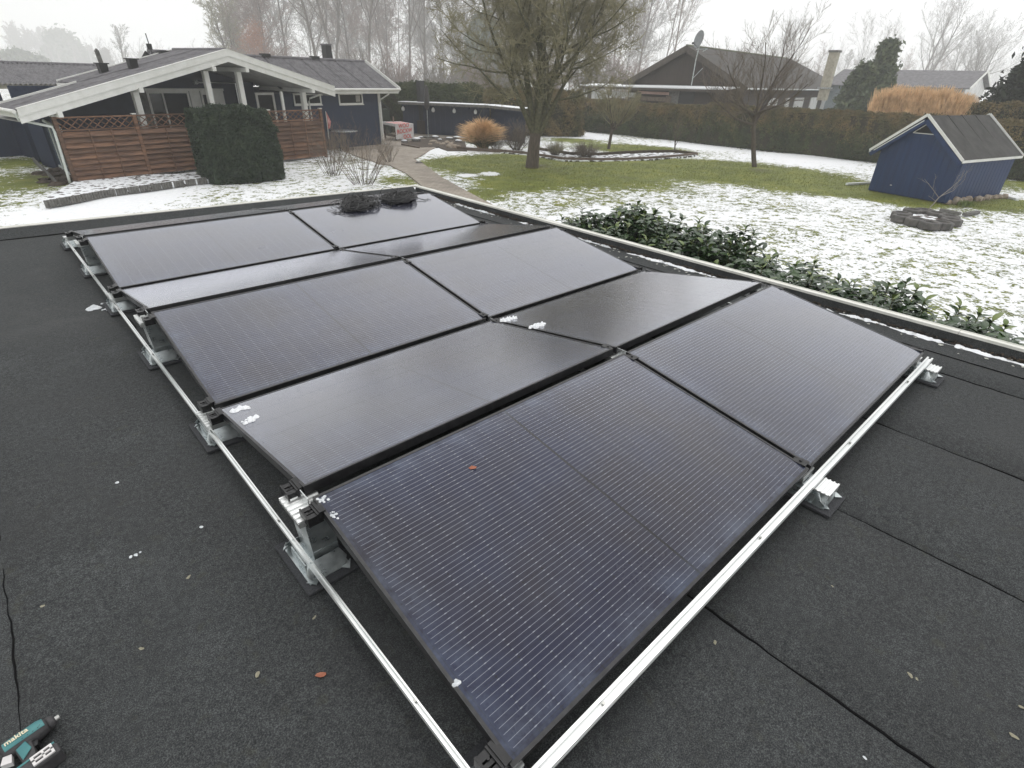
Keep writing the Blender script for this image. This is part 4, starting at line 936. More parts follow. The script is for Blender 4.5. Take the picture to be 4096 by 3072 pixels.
def tree(name, label, cat, g, seed, stems, levels, thick=2, mt='bark', mc='twig_brown', group=None, sides=6, tip_sides=3):
    t = thing(name, label, cat, tuple(g), group=group)
    lv = grow(seed, stems, levels)
    tubes('trunk', lv[:1], sides+2, M[mt], t)
    if thick > 1: tubes('limbs', lv[1:thick], sides-1, M[mt], t)
    if len(lv) > thick: tubes('crown', lv[thick:], tip_sides, M[mc], t)
    return t, lv
# the big spreading tree on the lawn
g = at(2127, 667); r = np.random.default_rng(11)
st = [((0, 0, -.1), (0, .02, 1), 1.6, .33)]
big = thing('big_tree', 'large wide bare tree with mossy green twigs standing on the lawn', 'tree', tuple(g))
lv0 = grow(3, st, [dict(seg=5, wob=.03, tip=.78)]); tubes('trunk', lv0, 12, M['bark'], big)
top = lv0[0][0][0, -1]; low = lv0[0][0][0, -2]
stems = []
vr = np.array([math.cos(-.7), math.sin(-.7), 0])       # picture right
vd = np.array([.7, .7, 0])
for k, (sx, sy, sz, L_, rd) in enumerate([(-.22, .1, 1, 7.4, .17), (.10, -.15, 1, 8.2, .19), (.30, .12, 1, 7.4, .17), (-.05, .3, 1, 7.6, .15), (-.42, -.2, 1, 6.4, .13), (.55, -.1, 1, 6.0, .13)]):
    p = top; stems.append((p+vr*sx*.3+vd*sy*.2, vr*sx+vd*sy+np.array([0, 0, sz]), L_, rd))
lv = grow(5, stems, [dict(seg=9, wob=.05, up=.03, tip=.16), dict(n=12, ang=1.08, len=.74, seg=6, t0=.13, up=.05, wob=.13, rr=.50, fall=.55, lift=.0), dict(n=11, ang=.85, len=.48, seg=4, t0=.10, up=.03, wob=.2, rr=.5),
                     dict(n=9, ang=.85, len=.55, seg=3, t0=.05, wob=.25, up=.03, rr=.5, rmin=.011), dict(n=7, ang=.85, len=.62, seg=2, t0=.05, wob=.3, rr=.6, rmin=.0075)])
tubes('limbs', lv[:2], 6, M['bark_moss'], big); tubes('crown', lv[2:4], 3, M['twig_moss'], big); tubes('fine_twigs', lv[4:], 3, M['twig_moss'], big)

ORCH = [dict(seg=5, wob=.06, up=.02, tip=.8), dict(n=10, ang=1.2, len=1.5, seg=6, t0=.74, up=.10, wob=.12, rr=.6, fall=.1, lift=.05), dict(n=12, ang=.7, len=.55, seg=4, t0=.12, up=.12, wob=.16, rr=.5, lift=.2),
        dict(n=9, ang=.6, len=.6, seg=3, t0=.1, up=.10, wob=.2, rr=.5, lift=.3, rmin=.007), dict(n=4, ang=.6, len=.55, seg=2, t0=.1, wob=.25, rr=.6, lift=.2, rmin=.005)]
g = at(3020, 667); tree('fruit_tree', 'open bare fruit tree with upright shoots, in front of the hedge and brown house', 'tree', g, 21, [((0, 0, -.1), tuple(-vr*.22+np.array([0, 0, 1])), 2.75, .13)], ORCH, 2, 'bark', 'twig_brown', 'fruit trees on the lawn')
g = at(2434, 596); o2 = [dict(x) for x in ORCH]; o2[1]['len'] = 1.5; o2[1]['t0'] = .8
tree('fruit_tree', 'smaller mossy fruit tree with a forked trunk behind the kerbed planting bed', 'tree', g, 33, [((0, 0, -.1), (0, 0, 1), 1.35, .10)], [o2[0], dict(o2[1], len=2.0, ang=.75), o2[2], o2[3], dict(o2[4], n=3)], 2, 'bark', 'twig_moss', 'fruit trees on the lawn')
g = at(2698, 607); tree('small_fruit_bush', 'thin branched young tree at the tip of the planting bed', 'tree', g, 35, [((0, 0, 0), (.05, 0, 1), .9, .04)], [dict(seg=4, wob=.08, tip=.8), dict(n=6, ang=.6, len=1.9, seg=5, t0=.3, up=.12, rr=.6, wob=.12), dict(n=8, ang=.6, len=.5, seg=3, up=.1, rr=.5), dict(n=4, ang=.6, len=.5, seg=2, rr=.6, rmin=.004)], 2, 'bark', 'twig_brown')
# sapling by the shed
g = at(3700, 866); sap = thing('sapling', 'thin bare sapling with three forked branches in the stone ring by the shed', 'tree', tuple(g))
mb = MB(); b0 = Vector((0, 0, 0)); U_ = lambda x, z: Vector(vr*x+np.array([0, 0, z]))
fk = U_(.22, .62)
mb.tube([b0, U_(.06, .3), fk], [.022, .019, .016], 6)
mb.tube([fk, U_(-.12, .90), U_(-.52, 1.20)], [.012, .009, .004], 5); mb.tube([fk, U_(.50, .92), U_(.72, 1.22), U_(.74, 1.62)], [.012, .010, .007, .003], 5); mb.tube([U_(.25, .66), U_(.62, .85), U_(.86, 1.2), U_(.80, 1.5)], [.010, .008, .006, .003], 5); mb.tube([U_(.17, .5), U_(-.05, .62), U_(-.18, .68)], [.008, .006, .003], 5)
mb.build('trunk', M['pale_bark'], sap)
lv = grow(4, [(tuple(U_(.6, .9)), tuple(U_(.3, 1)), .6, .006), (tuple(U_(.7, 1.15)), tuple(U_(.1, 1)), .5, .005), (tuple(U_(.45, .8)), tuple(U_(.6, .6)), .5, .005), (tuple(U_(-.1, .9)), tuple(U_(-.2, 1)), .45, .005), (tuple(U_(-.3, 1.05)), tuple(U_(-1, .4)), .4, .004), (tuple(U_(.55, 1.)), tuple(U_(-.3, 1)), .45, .004), (tuple(U_(0, .62)), tuple(U_(-.1, 1)), .3, .004)], [dict(seg=4, wob=.1, up=.06), dict(n=5, ang=.6, len=.5, seg=3, up=.08, rr=.7, rmin=.0025)])
tubes('crown', lv, 4, M['pale_bark'], sap)

# bare shrub in front of the yard and smaller ones
def shrub(name, label, g, seed, n, h, spread, mc, r0=.014, levels=None, group=None, cat='shrub', sub=(6, 4)):
    r = np.random.default_rng(seed); st = []
    for k in range(n):
        a = r.uniform(0, 2*np.pi); q = r.uniform(.15, 1)*spread; st.append(((math.cos(a)*q*.25, math.sin(a)*q*.25, 0), (math.cos(a)*q, math.sin(a)*q, h*.9), h*r.uniform(.6, 1.05), r0*r.uniform(.6, 1.1)))
    t = thing(name, label, cat, tuple(g), group=group)
    lv = grow(seed, st, levels or [dict(seg=5, wob=.10, up=.03), dict(n=sub[0], ang=.55, len=.5, seg=3, t0=.25, up=.05, wob=.15, rr=.6), dict(n=sub[1], ang=.6, len=.5, seg=2, t0=.2, wob=.2, rr=.6, rmin=.0035)])
    tubes('stems', lv[:1], 5, M['bark'] if mc != 'reed' else M['reed'], t); tubes('twigs', lv[1:], 3, M[mc], t); return t
g = at(1455, 738); shrub('bare_shrub', 'tall loose bare shrub before the paved yard, left of the path', g, 41, 38, 2.05, 1.7, 'twig_tan', .010)
g = at(1330, 700); shrub('bare_shrub', 'bare brown shrub against the right end of the wooden fence', g, 42, 26, 1.9, 1.4, 'twig_brown', .012)
g = at(1560, 650); shrub('bare_shrub', 'low twiggy shrub beside the start of the garden path', g, 43, 18, 1.1, .9, 'twig_brown', .010)
DEN = [dict(seg=4, wob=.12, up=.03), dict(n=7, ang=.6, len=.5, seg=3, t0=.2, up=.05, wob=.2, rr=.6), dict(n=5, ang=.6, len=.5, seg=2, t0=.2, wob=.2, rr=.6, rmin=.004)]
g = at(2068, 600); shrub('bare_shrub', 'dense dark brown shrub left of the big tree trunk', g, 44, 70, 1.55, 1.2, 'twig_brown', .014, DEN)
g = at(1985, 603); shrub('bare_shrub', 'low brownish shrub between the orange grass clump and the dark shrub', g, 45, 40, .85, .7, 'twig_brown', .010, DEN)
g = at(2222, 622); shrub('heather_shrub', 'round low bush, the left one of two beside the bed edging', g, 46, 80, .72, .75, 'twig_moss', .010, DEN, 'two round low bushes')
g = at(2338, 630); shrub('heather_shrub', 'round low bush, the right and larger one of two beside the bed edging', g, 47, 110, .78, 1.0, 'twig_brown', .010, DEN, 'two round low bushes')
# ornamental grass
def plume(name, label, g, n, h, spread, seed, green=.25, cat='grass clump', el=None):
    r = np.random.default_rng(seed); t = thing(name, label, cat, tuple(g))
    a = r.uniform(0, 2*np.pi, n); q = np.sqrt(r.uniform(0, 1, n))
    P = np.stack([np.cos(a)*q*spread*.22, np.sin(a)*q*spread*.22, 0*a], 1)
    if el is not None: P = el(r, n)
    gs = int(n*green)
    V = []; 
    def arc(P, h, lean, w, m, nm, sd):
        r = np.random.default_rng(sd); N = len(P); a = np.arctan2(P[:, 1], P[:, 0])+r.normal(0, .5, N); qq = np.linalg.norm(P[:, :2], axis=1)/(spread*.22+1e-6); hh = h*r.uniform(.45, 1.08, N)*(1-.35*np.clip(qq, 0, 1)); ln = lean*(.15+.85*np.clip(qq, 0, 1.2))*r.uniform(.5, 1.15, N)*h
        K = 5; pts = np.zeros((N, K, 3)); 
        for k in range(K):
            s = k/(K-1); pts[:, k] = P+np.stack([np.cos(a)*ln*s**2.2, np.sin(a)*ln*s**2.2, hh*(s-.22*s**4)], 1)
        rad = np.tile(np.array([1, .9, .8, 1.3, .3])[None]*w, (N, 1)); tubes(nm, [(pts, rad)], 3, m, t)
    if gs: arc(P[:gs], h*.62, .7, .006, M['reed_green'], 'blades', seed+1)
    arc(P[gs:], h, .55, .008, M['reed'], 'plumes', seed+2)
    return t
g = at(1930, 598); plume('ornamental_grass', 'arching orange dry ornamental grass clump by the stone border', g, 4200, 2.3, 1.3, 51, .3)
# kerbed planting bed edging (long timber edging)
be = thing('bed_edging', 'long low dark edging of the planting bed under the big tree', 'edging', tuple(at(1885, 602)))
e0 = at(1885, 602)
line = [(1800, 594), (1885, 602), (2000, 609), (2109, 619), (2251, 641), (2400, 644), (2495, 643), (2625, 636), (2720, 628), (2788, 620)]
back = [(2788, 620), (2700, 610), (2600, 611), (2500, 615), (2394, 622), (2280, 619), (2150, 600)]
for LN in (line, back):
    for q0, q1 in zip(LN[:-1], LN[1:]):
        MB().beam(Vector(at(*q0)-e0)+Vector((0, 0, .07)), Vector(at(*q1)-e0)+Vector((0, 0, .07)), .10, .16).build('edging_length', M['timber'] if LN is line else M['soil'], be)
tag(MB().prism([tuple(at(*p, .035)) for p in line[2:]+back[1:]], (0, 0, -.1)).build('planting_bed', mat('snowy_dark_soil', (.035, .026, .02), (.80, .82, .84), 3.2, .8, coord='World', lo=.46, hi=.50, bmp=.4, bdist=.03)), kind='structure')

# stones
def stone(label, c, s, m, seed, group, snow=False, asp=(1, .8, .6), name='stone', cat='stone'):
    r = random.Random(seed); bm = bmesh.new(); bmesh.ops.create_icosphere(bm, subdivisions=2, radius=1)
    for v in bm.verts: v.co *= 1+.16*math.sin(v.co.x*3+seed)*math.sin(v.co.y*4+seed*2)+r.uniform(-.06, .06)
    for v in bm.verts: v.co = Vector((v.co.x*s*asp[0], v.co.y*s*asp[1], v.co.z*s*asp[2]))
    me = bpy.data.meshes.new(name); bm.to_mesh(me); bm.free(); me.materials.append(M[m]); o = link(bpy.data.objects.new(name, me)); o.location = (c[0], c[1], s*asp[2]*.45); o.rotation_euler = (0, 0, r.uniform(0, 6))
    if snow:
        bm = bmesh.new(); bmesh.ops.create_icosphere(bm, subdivisions=2, radius=1)
        for v in bm.verts: v.co = Vector((v.co.x*s*asp[0]*.9*r.uniform(.85, 1.05), v.co.y*s*asp[1]*.9*r.uniform(.85, 1.05), s*asp[2]*(.62+max(0, v.co.z)*.55)+r.uniform(-.004, .004)))
        ms = bpy.data.meshes.new('snow_cap'); bm.to_mesh(ms); bm.free(); ms.materials.append(M['snow']); k = link(bpy.data.objects.new('snow_cap', ms), o)
        for p in ms.polygons: p.use_smooth = True
    return tag(o, label, cat, group)
MZ = lambda x, y: (1450+x/4.424, 320+y/4.424)
ST = [((740, 1110), .30, 1, 'flat stone capped with snow nearest the paved yard'), ((960, 1090), .42, 1, 'long flat stone with a thick snow cap below the draped table'), ((1030, 1035), .24, 1, 'dark stone at the left foot of the parasol stand'), ((1290, 1040), .34, 1, 'flat dark stone with snow at the right foot of the parasol stand'), ((1370, 1075), .22, 1, 'small snowy stone right of the parasol stand'),
      ((1540, 1060), .30, 1, 'snowy flat stone in the back row of the rock border'), ((1680, 1050), .34, 1, 'widest snowy stone in the back row beside the orange grass'), ((1250, 1100), .26, 0, 'brown boulder in the middle of the rock border'), ((1330, 1130), .24, 0, 'pale brown boulder below the parasol stand'), ((1420, 1150), .26, 0, 'rounded brown boulder left of the long tan slab'),
      ((1500, 1120), .28, 0, 'brown boulder in front of the back row of stones'), ((1590, 1120), .16, 0, 'small dark cobble among the boulders'), ((1700, 1110), .32, 1, 'snowy boulder near the orange grass'), ((1760, 1090), .24, 0, 'dark boulder beside the orange grass'), ((1600, 1215), .48, 0, 'long tan slab of stone at the front of the rock border'), ((1560, 1160), .30, 0, 'brown boulder behind the long tan slab'), ((1200, 1150), .20, 0, 'small tan boulder above the snow patch'), ((1700, 1195), .26, 0, 'tan boulder at the right end of the long slab')]
for k, (p, s, sn, lab) in enumerate(ST): stone(lab, at(*MZ(*p)), s*.85, ['stone', 'stone_dark'][sn if k not in (8,) else 0], k+3, 'stones of the rock border', bool(sn), (1.1, .8, .45))
tag(MB().prism([tuple(at(*MZ(*p), .04)) for p in [(690, 1120), (960, 1050), (1300, 1030), (1800, 1030), (1850, 1255), (1500, 1250), (1350, 1180), (1050, 1190)]], (0, 0, -.1)).build('planting_bed', M['soil']), kind='structure')
MB_ = MB(); a = at(*MZ(700, 1160)); b = at(*MZ(1000, 1215)); MB_.beam(Vector((0, 0, .06)), Vector(b-a)+Vector((0, 0, .06)), .12, .1); tag(MB_.build('timber_sleeper', M['timber'], None, loc=tuple(a)), 'long timber lying across the end of the rock border', 'timber')
GS = lambda x, y: (3096+x/2.212, 400+y/2.212)
for k, (x, y, s, lab) in enumerate([(1535, 918, .12, 'pale stone at the front corner of the blue shed'), (1600, 915, .20, 'large pale stone second along the shed wall'), (1665, 905, .15, 'tall cream stone beside the low yellow plant'), (1710, 900, .17, 'rounded cream stone leaning on its neighbour'), (1800, 893, .15, 'stone lying apart in the middle of the shed wall'), (1840, 885, .10, 'small dark stone in the middle of the row'), (1880, 880, .15, 'upright tan stone in the row by the shed'), (1912, 872, .11, 'small pointed stone in the row by the shed'), (1950, 875, .13, 'tan stone near the right end of the shed wall'), (1990, 870, .12, 'brown stone second from the right end'), (2035, 868, .13, 'brown stone at the right end of the row')]):
    stone(lab, at(*GS(x, y)), s, 'stone', k+60, 'stones along the blue shed', False, (1, .8, .9))
c = at(*GS(1690, 940)); P = np.array([[c[0]+random.gauss(0, .10), c[1]+random.gauss(0, .10), .02] for _ in range(160)]); tag(blades('low_plant', P, .2, .03, M['laurel_young'], lean=.8, seed=3), 'low yellow green plant among the stones by the shed', 'plant')
stone('flat stone lying at the edge of the garden path', at(1676, 655), .15, 'stone_dark', 99, None, False, (1.2, .7, .5)); stone('orange brown stone on the snowy bed', at(*(713, 709)), .12, 'stone', 98, None, False, (1, .7, .7))
# concrete planting ring
pr_ = thing('planting_ring', 'ring of grey rounded concrete blocks around the sapling', 'planter', tuple(at(3700, 890)))
cor = [at(*GS(*q)) for q in [(1065, 1062), (1430, 1150), (1590, 1092), (1262, 1005)]]; c0 = at(3700, 890)
for i in range(4):
    a, b = cor[i], cor[(i+1) % 4]; n = 3 if i % 2 == 0 else 2
    for k in range(n):
        p = a+(b-a)*((k+.5)/n)-c0; mb = MB(); mb.lathe([(.31, 0), (.31, .17), (.29, .20), (.20, .205), (.17, .15)], (p[0], p[1], 0), 9); mb.build('ring_block', M['stone_dark'], pr_)
tag(MB().prism([tuple(c0+(p-c0)*.8+np.array([0, 0, .10])) for p in cor], (0, 0, -.1)).build('snow_patch', mat('snowy_earth', (.06, .04, .03), (.8, .82, .84), 4, .8, coord='World', lo=.46, hi=.5)), 'snow and earth inside the concrete planting ring', 'snow')
e_ = thing('edging_stone', 'pair of pale concrete edging stones on the lawn in front of the blue shed', 'edging', tuple(at(*GS(1640, 1020))))
c0 = at(*GS(1640, 1020))
for q0, q1 in [((1470, 985), (1640, 1020)), ((1680, 1025), (1800, 1005))]: MB().beam(Vector(at(*GS(*q0))-c0)+Vector((0, 0, .05)), Vector(at(*GS(*q1))-c0)+Vector((0, 0, .05)), .14, .1).build('block', M['concrete'], e_)
e_ = MB(); a = at(*GS(640, 752)); b = at(*GS(850, 740)); e_.beam(Vector((0, 0, .04)), Vector(b-a)+Vector((0, 0, .04)), .1, .08); tag(e_.build('edging_stone', M['snow'], None, loc=tuple(a)), 'snow dusted edging strip left of the blue shed', 'edging')
e_ = MB(); a = at(*GS(2010, 850)); b = at(*GS(2150, 890)); e_.beam(Vector((0, 0, .04)), Vector(b-a)+Vector((0, 0, .04)), .12, .08); tag(e_.build('edging_stone', M['snow'], None, loc=tuple(a)), 'snow dusted edging strip right of the blue shed', 'edging')

# laurels beside the garage
def leaf_mesh(v, m):
    L_ = .096+.012*v; w = .021+.003*v; V = []; Q = []; n = 5; c = .25+.15*v
    for i in range(n+1):
        s = i/n; ww = w*math.sin(math.pi*min(.999, s*.94+.03))**.8*1.15; z = -c*L_*s*s
        V += [(s*L_, -ww, z+ww*.35), (s*L_, 0, z), (s*L_, ww, z+ww*.35)]
    for i in range(n): a = i*3; Q += [(a, a+3, a+4, a+1), (a+1, a+4, a+5, a+2)]
    me = bpy.data.meshes.new('leaf'); me.from_pydata(V, [], Q); me.materials.append(m); 
    for p in me.polygons: p.use_smooth = True
    return me
LM = [leaf_mesh(v, M['laurel']) for v in range(3)]+[leaf_mesh(1, M['laurel_young'])]
rl = random.Random(12)
spots = [(5.45, 4.45, 2.06, 9), (5.25, 4.02, 2.34, 13), (5.5, 3.70, 2.42, 10), (5.3, 3.32, 2.38, 10), (5.5, 2.95, 2.33, 14), (5.25, 2.62, 2.32, 13), (5.45, 2.25, 2.40, 13), (5.2, 1.92, 2.22, 11), (5.6, 3.5, 2.32, 10), (5.15, 3.1, 2.25, 10), (5.62, 2.75, 2.28, 10), (5.1, 2.38, 2.22, 10), (4.95, 3.55, 2.22, 10), (4.92, 2.85, 2.22, 10), (5.0, 4.15, 2.18, 10), (4.95, 1.75, 2.26, 10), (4.80, 1.35, 2.27, 10), (4.85, .95, 2.26, 10), (4.75, .5, 2.28, 10), (4.72, -.12, 2.28, 10), (5.45, 1.45, 2.22, 8), (5.15, 1.05, 2.14, 6), (5.35, .62, 2.22, 9), (5.1, .30, 2.12, 9), (5.3, -.08, 2.12, 9), (5.05, -.42, 2.10, 9)]
words_ = ['lowest laurel at the far end of the row', 'second laurel from the far end, below the tallest', 'tallest laurel of the row beside the white roof edge', 'laurel with a yellow tip next to the tallest one', 'dense laurel in the middle of the thick group', 'laurel with pale young leaves at the middle of the row', 'laurel with one upright yellow green shoot', 'laurel at the near end of the thick group', 'bushy laurel behind the tallest one, toward the lawn', 'dark laurel pressed against the white edge trim in the thick group', 'dark laurel at the lawn side of the thick group', 'dark laurel against the trim at the near end of the thick group', 'dark low laurel behind the white trim below the tallest laurel', 'low laurel behind the trim in the middle of the thick group', 'low laurel behind the trim at the far end of the row', 'low laurel filling the strip right after the thick group', 'low laurel hugging the trim before the sparse gap', 'low leafy laurel beside the trim opposite the second panel row', 'low leafy laurel beside the trim opposite the front panel row', 'low laurel close to the trim near the right picture edge', 'thin laurel in the sparse gap of the row', 'sparsest laurel with bare stems over the snow', 'broad leaved laurel after the sparse gap', 'third laurel from the right picture edge', 'second laurel from the right picture edge', 'laurel cut off by the right picture edge']
for k, (x, y, h, ns) in enumerate(spots):
    ns = min(ns, 10); t = thing('laurel_bush', words_[k], 'bush', (x, y, 0), group='laurels along the garage'); mb = MB(); ct = 0
    for s in range(ns):
        a = rl.uniform(0, 6.28); q = rl.uniform(.05, .34); hh = h*rl.uniform(.84, 1.0) if s else h
        p0 = Vector((rl.uniform(-.06, .06), rl.uniform(-.06, .06), 0)); p2 = Vector((math.cos(a)*q, math.sin(a)*q, hh)); p1 = p0.lerp(p2, .5)+Vector((rl.uniform(-.04, .04), rl.uniform(-.04, .04), 0))
        pts = [p0, p1, p0.lerp(p2, .78)+(p1-p0.lerp(p2, .5))*.6, p2]; mb.tube(pts, [.009, .007, .005, .003], 5)
        nl = 30
        for j in range(nl):
            if ct >= (296 if ns > 8 else 190): break
            z = hh-.012-.60*(j/nl)**1.1; f = z/hh; c = p0.lerp(p2, f); az = j*2.4+a; young = j < 3 and rl.random() < .6
            el = (1.05-.9*min(1, j/6))*rl.uniform(.8, 1.1)
            o = bpy.data.objects.new('leaf', LM[3] if young else LM[rl.randrange(3)]); link(o, t); o.location = c
            o.rotation_euler = (rl.uniform(-.4, .4), -el, az+rl.uniform(-.3, .3)); sc = rl.uniform(.7, 1.15)*(.8 if j < 3 else 1); o.scale = (sc,)*3; ct += 1
    mb.build('stems', M['stem_green'], t)
    Vs = []; Qs = []; nv = 0; lm = LM[k % 3]; lv_ = np.array([v.co[:] for v in lm.vertices]); lq = np.array([list(p.vertices) for p in lm.polygons])
    for j in range(340 if ns > 8 else 160):  # leaves past the limit of single ones
        a = rl.uniform(0, 6.28); q = .36*math.sqrt(rl.random()); z = (h-.05-.30*(q/.36)**2)*1.0-abs(rl.gauss(0, .16)); E_m = np.array(Euler((rl.uniform(-.5, .5), -rl.uniform(.0, .9), rl.uniform(0, 6.28))).to_matrix())
        Vs.append((lv_*rl.uniform(.7, 1.15))@E_m.T+np.array([math.cos(a)*q*.9, math.sin(a)*q*1.15, z])); Qs.append(lq+nv); nv += len(lv_)
    tag(np_mesh('leaf_mass', np.concatenate(Vs), np.concatenate(Qs), lm.materials[0], t, smooth=True), kind='stuff')
def onx(px, py, X): d = ray(px, py); return CAM+d*((X-CAM[0])/d[0])
# ------------------------------------------------------------------ blue shed on the lawn
M['shed_felt'] = mat('dark_shed_felt', (.022, .021, .019), (.052, .050, .046), 3, .85, bmp=.3, detail=8, stretch=(1, 1, .3))
sh = thing('blue_shed', 'small bright blue wooden shed with white roof edges and black roof on the lawn', 'shed', (26.707, 6.841, 0), math.atan2(-.974, -.2265))
def zs(s): return 2.86-abs(s-1.42)*.80
W_, D_ = 2.985, 4.13
n = 23; r = random.Random(5)
for k in range(n):
    a, b = W_*k/n+.0015, W_*(k+1)/n-.0015; m0, m1 = zs(a)-.04, zs(b)-.04; y = -.022-.006*(k % 2)
    if a < 1.42 < b: m0 = m1 = zs(1.42)-.09
    MB().hexa([(a, y, .04), (b, y, .04), (b, 0, .04), (a, 0, .04), (a, y, m0), (b, y, m1), (b, 0, m1), (a, 0, m0)]).build('board', M['shed_blue'], sh)
n = 31
for k in range(n):
    a, b = D_*k/n+.0015, D_*(k+1)/n-.0015; x = W_+.022+.006*(k % 2)
    MB().hexa([(W_, a, .04), (x, a, .04), (x, b, .04), (W_, b, .04), (W_, a, 1.57), (x, a, 1.57), (x, b, 1.57), (W_, b, 1.57)]).build('board', M['shed_blue'], sh)
mb = MB(); mb.prism([(.02, .01, 0), (W_-.02, .01, 0), (W_-.02, .01, 1.5), (1.42, .01, 2.7), (.02, .01, 1.62)], (0, D_-.02, 0)); mb.build('inner_wall', M['navy_plain'], sh)
for sg, s0 in ((-1, -.28), (1, 3.12)):
    z0 = zs(s0); mb = MB(); mb.hexa([(s0, -.33, z0), (s0, 4.4, z0), (1.42, 4.4, 2.86), (1.42, -.33, 2.86), (s0, -.33, z0+.05), (s0, 4.4, z0+.05), (1.42, 4.4, 2.91), (1.42, -.33, 2.91)]); mb.build('roof', M['shed_felt'], sh)
    for t_ in (1.1, 2.15, 3.2): mb = MB(); mb.beam((s0+sg*-.03, t_, z0+.055), (1.42, t_, 2.92), .05, .02); mb.build('roof_batten', M['shed_felt'], sh)
    for t_ in (-.35, 4.42):
        mb = MB(); mb.beam((s0, t_, z0+.05), (1.42, t_, 2.94), .035, .09); mb.build('verge_board', M['white'], sh)
    mb = MB(); mb.beam((s0, -.34, z0+.01), (s0, 4.4, z0+.01), .03, .09); mb.build('eave_board', M['white'], sh)
    mb = MB(); mb.beam((s0+sg*-.05, -.325, z0-.10), (1.42, -.325, 2.74), .02, .14); mb.build('barge_board', M['shed_blue'], sh)
mb = MB(); mb.beam((-.12, -.345, 1.56), (1.36, -.345, 2.74), .02, .03); mb.build('white_strip', M['white'], sh)
mb = MB(); mb.prism([(1.0, -.040, 2.30), (1.84, -.040, 2.30), (1.42, -.040, 2.64)], (0, .01, 0)); gv = mb.build('gable_window', M['glass'], sh)
mb = MB(); mb.beam((.98, -.045, 2.29), (1.86, -.045, 2.29), .03, .03); mb.beam((.98, -.045, 2.29), (1.42, -.045, 2.66), .03, .03); mb.build('frame', M['white'], gv)
MB().box(.80, .87, -.035, -.028, .33, .36).build('tag', M['white'], sh)

# ------------------------------------------------------------------ long hedge and the ground behind
hl = [at(2150, 525), at(2585, 551), at(2910, 586), at(3200, 614), at(3498, 649)]
hx = 37.75
for (y0, y1, h, lab, sd_) in [(8.9, 21.5, 2.45, 'long brown green clipped hedge along the lawn, before the brown house', 61), (21.52, 34.5, 2.25, 'darker greener left end of the clipped hedge behind the big tree', 62)]:
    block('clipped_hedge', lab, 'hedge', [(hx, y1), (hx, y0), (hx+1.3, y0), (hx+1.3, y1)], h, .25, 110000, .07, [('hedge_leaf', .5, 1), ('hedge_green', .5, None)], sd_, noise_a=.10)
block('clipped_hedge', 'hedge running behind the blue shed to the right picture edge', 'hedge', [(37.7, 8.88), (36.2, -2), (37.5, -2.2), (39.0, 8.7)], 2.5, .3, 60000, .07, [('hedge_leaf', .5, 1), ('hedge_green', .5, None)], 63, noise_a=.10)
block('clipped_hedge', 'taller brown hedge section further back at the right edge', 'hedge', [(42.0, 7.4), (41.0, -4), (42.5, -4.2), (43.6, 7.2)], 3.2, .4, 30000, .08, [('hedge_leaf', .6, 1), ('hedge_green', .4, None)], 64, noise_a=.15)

# ------------------------------------------------------------------ brown neighbour house
bh = thing('brown_house', 'dark brown gabled house with a satellite dish, behind the hedge', 'house', (44, 27.24, 0), math.atan2(2.9, 29))
ez = 3.45; rz_ = 6.18; hw = 5.3; LB = 29.
for sg in (-1, 1):
    mb = MB(); y = sg*(hw+.05); mb.hexa([(-.4, y, ez-.02), (LB+.5, y, ez-.02), (LB-4.5, 0, rz_), (-.4, 0, rz_), (-.4, y, ez+.05), (LB+.5, y, ez+.05), (LB-4.5, 0, rz_+.08), (-.4, 0, rz_+.08)]); mb.build('roof', M['eternit_old'], bh)
    mb = MB(); mb.beam((-.42, y+sg*.1, ez-.12), (-.42, 0, rz_-.12), .05, .42); mb.build('barge_board', M['brown_mid'], bh)
    mb = MB(); mb.tube([(-.4, sg*(hw+.15), ez-.02), (LB+.5, sg*(hw+.15), ez-.02)], .07, 6); mb.build('gutter', M['alu'], bh)
mb = MB(); mb.prism([(LB+.5, -hw-.05, ez), (LB+.5, hw+.05, ez), (LB-4.5, 0, rz_+.05)], (0, 0, .06)); mb.build('roof', M['eternit_old'], bh)
for k in range(23): MB().tube([(-.4+k*1.05, 0, rz_+.09), (.66+k*1.05, 0, rz_+.092)], .09, 6).build('ridge_cap', mat('mossy_ridge', (.10, .11, .07), (.17, .19, .12), 6) if k == 0 else bpy.data.materials['mossy_ridge'], bh)
mb = MB(); mb.prism([(0, -hw+.35, 0), (0, hw-.35, 0), (0, hw-.35, ez+.1), (0, 0, rz_-.1), (0, -hw+.35, ez+.1)], (.2, 0, 0)); mb.build('wall', M['brown_dark'], bh)
mb = MB(); mb.box(.2, LB, -hw+.45, -hw+.6, 0, ez); mb.box(.2, LB, hw-.6, hw-.45, 0, ez); mb.build('wall', M['brown_dark'], bh)
xx = 6.5
for k in range(5): 
    w = [2.2, 1.0, 2.6, 2.3, 3.6][k]; MB().box(xx, xx+w, -hw+.36, -hw+.449, 0, 2.75+.0*k).build('render_panel', M['plaster'], bh); xx += w+[2.2, 1.6, 2.3, 1.8, 0][k]
MB().beam((xx+.12, -hw+.34, 0), (xx+.12, -hw+.34, 2.9), .35, .12).build('corner_board', M['white'], bh)
mb = MB(); mb.box(.203, 1.0, -.0, .01, 0, 0.01) if False else None
# chimney
a = onx(*(3196+320/2.4578, 490/2.4578), 60); b = onx(*(3196+400/2.4578, 490/2.4578), 60)
c_ = thing('masonry_chimney', 'tall pale masonry chimney at the right end of the brown house', 'chimney', (60, (a[1]+b[1])/2, 0))
MB().box(-.35, .35, -.36, .36, 2.6, 6.45).build('shaft', M['brick'], c_); MB().box(-.42, .42, -.43, .43, 6.45, 6.62).build('cap', M['concrete'], c_); MB().box(-.5, .5, -.52, .52, 3.55, 3.68).build('flashing', M['alu'], c_)
